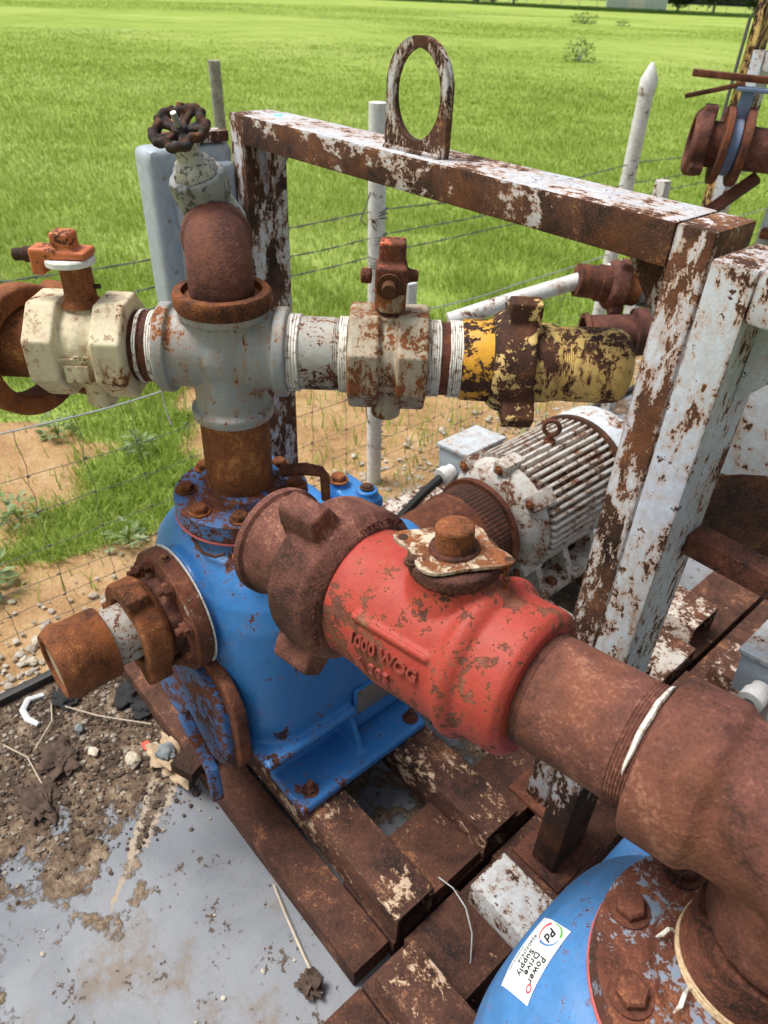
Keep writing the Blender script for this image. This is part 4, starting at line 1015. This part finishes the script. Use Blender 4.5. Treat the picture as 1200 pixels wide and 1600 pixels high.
# ------------------------------------------------------------------ wire fence along X = -1.75
FX = -1.75
def post(name, loc, top, r, mat, label, group=None, lean=(0,0), tip=0., square=False):
    t = thing(name, label, 'post', loc, group); H = top-loc[2]
    L = Vector((lean[0], lean[1], 1)).normalized()
    b = MB(); n = 14; P = [L*(H*k/n) for k in range(n+1)]
    m = place((0,0,0), L)
    if square: b.lathe([(-.1, r*1.3), (H, r*1.3)], m @ Matrix.Rotation(PI/4, 4, 'X'), 4)
    else: b.lathe([(-.1, r)]+[(H*k/n, r*(1+.03*noise.noise((k*.8, H*9, loc[1]*3)))) for k in range(n+1)], m, 20)
    b.build('shaft', mat, t)
    if tip:
        b = MB(); b.lathe([(H-tip*.9, r*1.12), (H, r*1.12), (H+tip*.9, r*.30), (H+tip, r*.12)], m, 20); b.build('pointed_cap', 'white_post', t)
    return t
pc = post('fence_post', (FX, 1.57, -.16), 1.19, .027, 'white_post', 'white fence post behind the ball valve with wires tied round it', 'white fence posts', (0,-.025))
b = MB()
for z, n in ((1.06, 3), (.985, 3), (.92, 4)):
    for k in range(n):
        P = [(.029*math.cos(a), -.02+.029*math.sin(a), z-.012*k+.004*math.sin(a*2+k)) for a in [2*PI*i/20 for i in range(21)]]; b.tube(P, .0022, 5)
b.build('wire_tie', 'wire', pc)
b = MB()
for k in range(22):
    z = .06+.60*k/22+random.uniform(-.01,.01); P = [(.0275*math.cos(a), .0275*math.sin(a), z+.006*math.sin(a+k)) for a in [random.uniform(0,3)+i*.2 for i in range(9)]]; b.tube(P, [.001]+[.0032]*7+[.001], 5)
b.build('peeling_paint', 'white_post', pc)
post('fence_post', (FX, 2.965, -.16), 1.205, .030, 'white_post', 'white fence post with pointed cap beyond the lifting frame', 'white fence posts', (0,-.012), .055)
post('fence_post', (FX, 4.9, -.16), 1.2, .036, 'white_post', 'white fence post hidden in the far right background', 'white fence posts')
b = post('stub_post', (FX+.05, 1.655, .50), .665, .020, 'white_post', 'short white square block beside the white fence post', None, (0,0), 0, True)
post('wooden_post', (-3.75, 2.20, -.2), 1.13, .030, 'oldwood', 'weathered grey wooden post standing in the field', None, (.01,-.02))
def wire(parent, name, z, y0, y1, r, mat, barbs=False, x=FX, sag=.012, n=90):
    b = MB(); P = []
    for k in range(n+1):
        y = y0+(y1-y0)*k/n; P.append(Vector((x+.004*noise.noise((y*3, z*9, 1)), y, z+.011*noise.noise((y*2.2, z*7, 5))-sag*abs(math.sin(PI*(y-1.57)/1.4)))))
    if barbs:
        for ph in (0, PI):
            Q = []
            for k in range(n*3):
                f = k/3; i = int(f); p = P[i].lerp(P[min(i+1, n)], f-i); a = f*2.6+ph
                Q.append(p+Vector((math.cos(a)*r, 0, math.sin(a)*r)))
            b.tube(Q, r*.75, 5)
        y = y0
        while y < y1:
            p = P[min(n, int((y-y0)/(y1-y0)*n))]
            for d in ((.6,.4,.7), (-.6,.3,-.7), (.5,-.5,-.6), (-.5,-.4,.7)):
                b.tube([p, p+Vector(d).normalized()*.013], [r*.8, r*.3], 4)
            y += .105
    else: b.tube(P, r, 5)
    return b.build(name, mat, parent)
wf = thing('wire_fence', 'barbed wire and square mesh fence strung along the sandy field edge', 'fence', (0,0,0))
for z in (.895, .82, .765): wire(wf, 'barbed_wire', z, -.6, 6.5, .0016, 'wire', True)
wire(wf, 'top_mesh_wire', .532, -.6, 6.5, .0026, 'wire_bright', n=120)
for z in (.395, .283, .165, .06, -.018, -.09): wire(wf, 'mesh_wire', z, -.6, 6.5, .0011, 'wire', sag=.006)
y = -.55; k = 0
while y < 6.2:
    b = MB(); P = []
    for i in range(25):
        z = .532-.64*i/24; P.append((FX+.003, y+.014*noise.noise((z*5, y*4, 2))+.012*noise.noise((z*17, y*9, 8)), z))
    b.tube(P, .0010, 4)
    for z in (.395, .283, .165, .06, -.018): b.ball((FX+.002, y, z), (.003,.006,.004), 1)
    b.build('mesh_stay', 'wire', wf); y += .152; k += 1
b = MB(); b.tube([(FX, 1.57+.17*math.cos(a)+.12, .22+.17*math.sin(a)) for a in [rad(40+i*11) for i in range(20)]], .0022, 6); b.build('loose_wire_loop', 'wire', wf)
b = MB(); b.tube([(FX,1.50,.86), (FX+.01,1.47,.88), (FX+.02,1.50,.96)], .0022, 6); b.build('wire_tail', 'wire', wf)

# ------------------------------------------------------------------ pipework and frames further right
t = thing('white_pipe', 'slanting white painted pipe rail behind the yellow cap', 'pipe', (0,0,0))
b = MB(); b.tube([(-1.44,1.578,.632), (-1.34,1.745,.690), (-1.235,1.916,.745), (-1.16,2.04,.785)], .025, 20); b.build('pipe_body', 'white_pipe', t)
def far_union(p, d, label, k=1., tail='galv'):
    t = thing('hammer_union', label, 'union', place(p, d))
    b = MB(); b.lathe([(-.10*k,.040*k), (-.10*k,.052*k), (-.03*k,.052*k), (-.028*k,.058*k), (.02*k,.058*k)], None, 40); b.build('union_body', 'rust', t)
    wing_nut(t, .0, .055*k, .05*k, .078*k, (.4, 2.5, 4.6), 'rust_cast', lug=(.02*k,.016*k), vox=.004)
    b = MB(); b.lathe([(.05*k,.056*k), (.10*k,.058*k), (.105*k,.05*k)], None, 40); b.build('union_tail', 'rust_orange', t)
    b = MB(); b.lathe([(.10*k,.048*k), (.12*k,.055*k), (.22*k,.060*k), (.30*k,.05*k)], None, 40); b.build('reducer', tail, t)
far_union((-1.172,1.985,.742), (.63,.77,-.11), 'brown hammer union with pale reducer behind the lifting frame post', .95)
t = thing('pipe_elbow', 'brown open-mouthed pipe fitting right of the yellow cap', 'elbow', place((-1.09,1.945,.618), (.66,.74,.10)))
b = MB(); b.lathe([(-.09,.052), (-.09,.066), (-.078,.068), (-.07,.060), (.06,.055), (.065,.072), (.10,.072), (.105,.055), (.3,.055)], None, 44, False); b.build('fitting_body', 'rust_cast', t)
t = thing('butterfly_valve', 'rusty flanged butterfly valve with blue body and lever at upper right', 'valve', place((-1.105,2.37,1.105), (.84,.54,-.04)))
def ring(x0, x1, r, mat, name, ri=.05): b = MB(); b.lathe([(x0, ri), (x0, r-.003), (x0+.003, r), (x1-.003, r), (x1, r-.003), (x1, ri)], None, 48); return b.build(name, mat, t)
f1 = ring(-.022, -.002, .108, 'rust', 'flange'); ring(.000, .030, .080, 'blue_far', 'valve_body'); f2 = ring(.032, .054, .108, 'rust', 'flange')
for f, x, d in ((f1, -.0225, (-1,0,0)), (f2, .0545, (1,0,0)), (f1, -.0225, (-1,0,0))):
    for k in range(8):
        a = 2*PI*k/8+.2; b = MB(); b.lathe([(0,.0095), (.0006,.0095)], place((x, .09*math.cos(a), .09*math.sin(a)), d), 14); b.build('bolt_hole', 'rust_dark', f) if not (f is f1 and k > 8) else None
    if f is f2: break
b = MB(); b.lathe([(.05,.068), (.075,.060), (.40,.058)], None, 44); b.build('pipe_tail', 'pipe', t)
wing_nut(t, -.105, -.055, .062, .092, (rad(10), rad(130), rad(250)), 'rust_cast', lug=(.014,.018), vox=.004)
b = MB(); b.lathe([(-.03,.0), (-.085,.048), (-.09,.066), (-.02,.062)], None, 40, False, False); b.build('union_body', 'rust', t)
b = MB(); b.box((.0,-.022,.075), (.034,.022,.150), .004); b.box((-.02,-.035,.146), (.07,.035,.156), .002); b.build('neck', 'blue_far', t)
b = MB(); b.box((-.15,-.018,.168), (.06,.018,.186), .003); b.build('lever', 'rust', t)
b = MB(); b.box((-.14,-.010,-.006), (.02,.010,.006), .002, Matrix.Translation((-.02,-.012,.158)) @ Matrix.Rotation(rad(-17), 4, 'Y')); b.build('latch', 'rust', t)
# rusty strut and white sheet below it, and the farther frame at the picture edge
t = thing('diagonal_strut', 'rusty flat strut slanting below the butterfly valve', 'strut', (0,0,0))
b = MB(); b.tube([(-1.0,2.42,1.03), (-1.075,2.33,.93), (-1.12,2.28,.85), (-1.16,2.22,.70)], .022, 4); b.build('strut_bar', 'rust', t)
t = thing('white_tank', 'white rust-edged tank side at the right edge below the butterfly valve', 'tank', (-1.0, 2.45, 0))
b = MB(); b.box((.04,.0,.12), (.75,.6,.985), .02, Matrix.Rotation(.25, 4, 'Z')); b.build('tank_shell', 'guard', t)
b = MB(); b.box((.05,-.03,.86), (.30,.02,.89), .006, Matrix.Rotation(.25, 4, 'Z')); b.build('rusted_bracket', 'rust_orange', t)
t = thing('fence_stake', 'flaking white stake below the butterfly valve', 'stake', (-1.30,2.42,-.13))
b = MB(); b.box((-.02,-.02,0), (.02,.02,1.10), .003); b.build('shaft', 'white_pipe', t)
t = thing('lifting_frame', 'yellow-edged white steel frame post at the upper right corner', 'lifting frame', (-1.36, 2.86, .06))
b = MB(); b.box((.0,0,0), (.032,.09,1.55), .004); b.build('post', 'yellow', t)
b = MB(); b.box((.0325,-.004,0), (.075,.088,1.27), .004); b.build('side_channel', 'bail2', t)
b = MB(); b.box((.076,.0,1.21), (.62,.09,1.268), .004); b.build('top_beam', 'bail2', t)
b = MB(); b.tube([(-.006,-.012,.9), (-.006,-.012,1.36)], .006, 8); b.build('conduit', 'wire', t)

# ------------------------------------------------------------------ debris on the deck
def lump(name, c, r, mat, label, cat, jit=.5, seed=1, sub=3, group=None):
    b = MB(); b.ball((0,0,0), r, sub, jit, seed); o = b.build(name, mat, None, 0 if sub < 3 else 60); o.location = c
    return tag(o, label, cat, group)
lump('dirt_clod', (-1.02,.335,.012), (.062,.045,.026), 'dirt_tan', 'tan caked dirt lump at the foot of the blue pump', 'dirt', .7, 3, 4)
lump('rock', (-1.025,.318,.044), (.024,.020,.013), 'rock_grey', 'grey stone sitting on the tan dirt lump', 'rock', .4, 5, 3)
lump('rock', (-1.079,.258,.010), (.022,.017,.012), 'rock', 'pale angular rock on deck near the dirt lump', 'rock', .5, 8, 2)
lump('rock', (-1.085,.315,.006), (.010,.009,.007), 'rock', 'small round white pebble near the red chip', 'rock', .2, 2, 2)
lump('asphalt_lump', (-1.355,.215,.010), (.035,.030,.012), 'blacklump', 'flat black lump under the rusty bell end, nearer the deck edge', 'lump', .6, 4, 3)
lump('asphalt_lump', (-1.262,.335,.012), (.040,.032,.015), 'blacklump', 'larger black lump beside the front beam of the skid', 'lump', .7, 9, 3)
lump('asphalt_lump', (-1.20,.345,.010), (.026,.03,.014), 'blacklump', 'small black lump between larger lump and dirt', 'lump', .7, 12, 3)
lump('dirt_clod', (-1.19,.13,.008), (.045,.035,.014), 'mud', 'brown crumbly clod left of the pale rock', 'dirt', .8, 14, 4)
lump('dirt_clod', (-1.12,.06,.006), (.05,.03,.012), 'mud', 'flat dark clod at the left picture edge', 'dirt', .8, 16, 4)
lump('dirt_clod', (-.449,.290,.012), (.022,.018,.014), 'mud', 'round brown mud clod at the skid corner', 'dirt', .8, 20, 4)
lump('rock', (-1.24,.20,.010), (.014,.011,.010), 'rock_grey', 'dark grey pebble between the black lumps', 'rock', .4, 22, 2)
lump('rock', (-1.16,.20,.007), (.017,.010,.008), 'rock', 'oblong cream pebble on dark soil', 'rock', .4, 25, 2)
for k in range(9):
    q_ = random.choice((.5,.7,.8,1.3)); lump('rock', (random.uniform(-1.0,-.5), random.uniform(-.05,.33), .002), (.0042*q_, .0034*q_, .0026*q_), 'rock', 'tiny pale pebble scattered on the grey paint', 'rock', .4, 30+k, 1, 'tiny pebbles on the deck')
for k in range(16):
    r = random.uniform(.016,.034); lump('rock', (-1.47-abs(random.gauss(.05,.14)), random.uniform(-.1,.7), GZ+.008), (r, r*.8, r*.6), 'rock', 'pale stone in the gravel outside the deck edge', 'rock', .5, 60+k, 2, 'gravel stones at the deck edge')
b = MB(); b.prism([(-.012,-.008), (.012,-.009), (.010,.008), (-.010,.010)], 0, .003); o = b.build('paint_chip', 'redchip', None, 0); o.location = (-1.10,.300,.004); tag(o, 'small red flake on the soil near the dirt lump', 'flake')
b = MB(); P = [(-1.395,.175,.006), (-1.40,.14,.010), (-1.375,.118,.010), (-1.345,.118,.008), (-1.315,.132,.006)]
b.tube(P, [.006,.008,.008,.008,.006], 6); o = b.build('plastic_strip', 'plastic_white'); tag(o, 'curved white plastic strip near the deck edge', 'strip')
def stick(pts, r, mat, label, name='straw', cat='stick'): b = MB(); b.tube(pts, r, 6); tag(b.build(name, mat), label, cat)
stick([(-.640,.343,.006), (-.575,.327,.010), (-.50,.312,.008), (-.424,.298,.012)], .0026, 'straw', 'thin pale stick lying along the skid on grey deck')
stick([(-1.32,.20,.014), (-1.24,.25,.016), (-1.14,.335,.014)], .0018, 'straw', 'dry stalk lying across the black lumps')
stick([(-1.36,.18,.008), (-1.30,.16,.012), (-1.25,.10,.008)], .0016, 'straw', 'dry stalk beside the white plastic strip')
stick([(-1.31,.05,.006), (-1.24,.08,.008), (-1.15,.08,.006)], .0016, 'straw', 'dry stalk at left picture edge')
stick([(-.405,.560,.112), (-.37,.562,.122), (-.33,.552,.128), (-.295,.532,.120), (-.270,.505,.100), (-.258,.48,.070), (-.256,.46,.040), (-.262,.447,.012)], .0014, 'wire_bright', 'thin curved wire between the two skids', 'loose_wire', 'wire')

# ------------------------------------------------------------------ weeds, bushes and the far field edge
def leafy(name, c, n, size, spread, h, mat, label, cat, group=None, stems=6):
    t = thing(name, label, cat, c, group); V = []; F = []
    b = MB()
    for k in range(stems):
        a = random.uniform(0, 6.28); r = spread*random.uniform(.2,.9); tip = Vector((r*math.cos(a), r*math.sin(a), h*random.uniform(.6,1)))
        b.tube([(0,0,0), tip*.5+Vector((0,0,h*.15)), tip], [.012*h+.001, .008*h, .004*h], 4)
    b.build('stem', 'oldwood' if cat == 'bush' else 'leaf', t)
    for i in range(n):
        a = random.uniform(0, 6.28); q = random.random()**.6; z = h*random.uniform(.12, 1)*(1-.35*q); p = Vector((spread*q*math.cos(a), spread*q*math.sin(a), z))
        d = Vector((math.cos(a)+random.uniform(-.5,.5), math.sin(a)+random.uniform(-.5,.5), random.uniform(-.1,.9))).normalized(); w_ = d.cross(Vector((random.uniform(-.3,.3), random.uniform(-.3,.3), 1))).normalized()
        L = size*random.uniform(.6,1.3); W = L*.24; i0 = len(V)
        V += [p, p+d*L*.45+w_*W, p+d*L-Vector((0,0,L*.18)), p+d*L*.45-w_*W]; F.append((i0,i0+1,i0+2,i0+3))
    me = bpy.data.meshes.new('foliage'); me.from_pydata(V, [], F); me.materials.append(M[mat]); obj('foliage', me, t)
for k, (x, y, s) in enumerate(((-2.05,.20,1.), (-1.98,.66,.8), (-2.35,.42,.9), (-2.5,.95,.8), (-2.85,.75,.8))):
    leafy('weed', (x, y, GZ), int(60*s), .05*s, .075*s, .13*s, 'leaf', ('pale-leaved weed nearest the gravel at the left picture edge', 'pale-leaved weed low beside the blue pump, behind the mesh', 'pale-leaved weed above the wing union, halfway to the field', 'pale-leaved weed behind the cream valve on the sand', 'farthest pale-leaved weed, at the start of the pasture')[k], 'weed', 'pale weeds by the fence')
leafy('bush', (-15.3,21.5,-.2), 220, .13, .45, .72, 'bushleaf', 'nearer low green bush in the pasture left of pointed post', 'bush', None, 14)
leafy('bush', (-38.3,53.6,-.2), 240, .25, 1.0, .85, 'bushleaf', 'farther low green bush near the far fence', 'bush', None, 14)
leafy('bush', (-35.5,54.5,-.2), 90, .2, .5, .5, 'bushleaf', 'small green bush right beside the farther bush', 'bush', None, 10)
A, B = Vector((-125,94,0)), Vector((-40,154,0)); U = (B-A).normalized(); N = Vector((-U.y, U.x, 0))
rd = MB(); rd.prism([((A+N*s+U*q).x, (A+N*s+U*q).y) for s, q in ((9,-60), (9,260), (30,260), (30,-60))], -.2, .03)
T = NT('pale road'); ge = T.n('NewGeometry'); rn = T.noise(ge.outputs['Position'], .8, 5, .6)
o = rd.build('road', T.fin(T.mix(rn, (.36,.35,.31), (.50,.48,.43)), .9)); tag(o, None, kind='structure')
ff = thing('far_fence', 'thin wire fence with small posts along the far edge of the pasture', 'fence', A)
pm = MB(); pm.lathe([(0,.06), (1.35,.055)], place((0,0,-.2), (0,0,1)), 6); pme = pm.mesh('post'); pme.materials.append(M['oldwood'])
for k in range(46): obj('post', pme, ff, Matrix.Translation(U*(k*2.9-12)))
for z in (.45,.85,1.1): b = MB(); b.tube([U*-15+Vector((0,0,z)), U*130+Vector((0,0,z))], .012, 4); b.build('wire', 'wire', ff)
# rough grass bank along the far fence
n = 26000; s = RNG.random(n)*150-20; d = RNG.normal(0, 1.6, n); x = A.x+U.x*s+N.x*d; y_ = A.y+U.y*s+N.y*d
h = .25+.4*RNG.random(n); wd = .03+.03*RNG.random(n); tt = RNG.random(n)*6.28
V = np.stack([np.stack([x-wd, y_-wd, 0*x-.2], 1), np.stack([x+wd, y_+wd, 0*x-.2], 1), np.stack([x+.15*np.cos(tt), y_+.15*np.sin(tt), h-.1], 1)], 1).reshape(-1, 3)
me = bpy.data.meshes.new('bank_grass'); me.from_pydata(V.tolist(), [], np.arange(3*n).reshape(-1, 3).tolist()); me.materials.append(M['bushleaf']); tag(obj('bank_grass', me), 'strip of taller dark grass along the far fence', 'grass', kind='stuff')
# white shed
def far(px_u, dist): return A+U*px_u+N*dist
t = thing('metal_shed', 'pale corrugated metal shed beyond the far road', 'shed', place(far(57, 42), U))
b = MB(); b.box((-6,-4,-.3), (6,4,4.2)); b.build('wall', 'panel', t)
b = MB(); b.prism([(-4.4,4.2), (4.4,4.2), (0,5.6)], -6.3, 6.3, Matrix(((0,0,1,0),(1,0,0,0),(0,1,0,0),(0,0,0,1)))); b.build('roof', 'guard', t)
for k in range(24): b = MB(); b.box((-5.9+k*.5,-4.06,-.2), (-5.78+k*.5,-4.0,4.15)); b.build('wall_rib', 'panel', t)
b = MB(); b.box((-1.6,-4.09,-.3), (1.6,-4.061,3.2)); b.build('door', 'guard', t)
def tree(c, h, r, label):
    t = thing('tree', label, 'tree', c, 'dark trees beyond the road')
    b = MB(); b.tube([(0,0,-.3), (.1,0,h*.3), (-.1,.1,h*.6), (0,0,h*.85)], [.32,.26,.17,.05], 8)
    for k in range(7):
        a = k*2.4; b.tube([(0,0,h*(.25+.07*k)), (r*.4*math.cos(a), r*.4*math.sin(a), h*(.38+.07*k)), (r*.75*math.cos(a), r*.75*math.sin(a), h*(.45+.07*k))], [.12,.08,.03], 5)
    b.build('trunk', 'oldwood', t)
    n = 3600; cl = RNG.normal(0, 1, (26, 3)); cl = cl/np.linalg.norm(cl, axis=1)[:,None]*RNG.random((26, 1))**.4*.8
    p = cl[RNG.integers(0, 26, n)]+RNG.normal(0, .2, (n, 3)); p = p*np.array([r, r, h*.42])+np.array([0, 0, h*.55])
    p[:,2] = np.maximum(p[:,2], .35+RNG.random(n)*.8)
    d = RNG.normal(0, 1, (n, 3)); d /= np.linalg.norm(d, axis=1)[:,None]; e = np.cross(d, RNG.normal(0, 1, (n, 3))); e /= np.linalg.norm(e, axis=1)[:,None]; sz = (.16+.22*RNG.random((n, 1)))
    V = np.stack([p-d*sz, p+e*sz*.6, p+d*sz, p-e*sz*.6], 1).reshape(-1, 3)
    me = bpy.data.meshes.new('crown'); me.from_pydata(V.tolist(), [], np.arange(4*n).reshape(-1, 4).tolist()); me.materials.append(M['treeleaf']); obj('crown', me, t)
for k, (u, d, h, r) in enumerate(((66,46,7,4.5), (74,52,8,5), (81,44,7,4.5), (89,50,8.5,5.5), (97,45,7,4.6), (105,52,8,5), (113,47,8,5), (30,60,7,4.5), (20,64,8,5))):
    tree(far(u, d)-Vector((0,0,.2)), h, r, 'dark leafy tree in the row beyond the far road')
t = thing('parked_pickup', 'dark pickup parked beside the pale shed beyond the road', 'pickup', place(far(26, 36), U))
b = MB(); b.box((-2.6,-.9,.35), (2.6,.9,1.0), .12); b.box((-.9,-.82,.95), (1.1,.82,1.75), .2); b.build('body', 'ink', t)
for x in (-1.6, 1.7):
    for y in (-.9, .9): b = MB(); b.lathe([(-.12,.36), (.12,.36)], place((x,y,.18), (0,1,0)), 18); b.build('wheel', 'black', t)
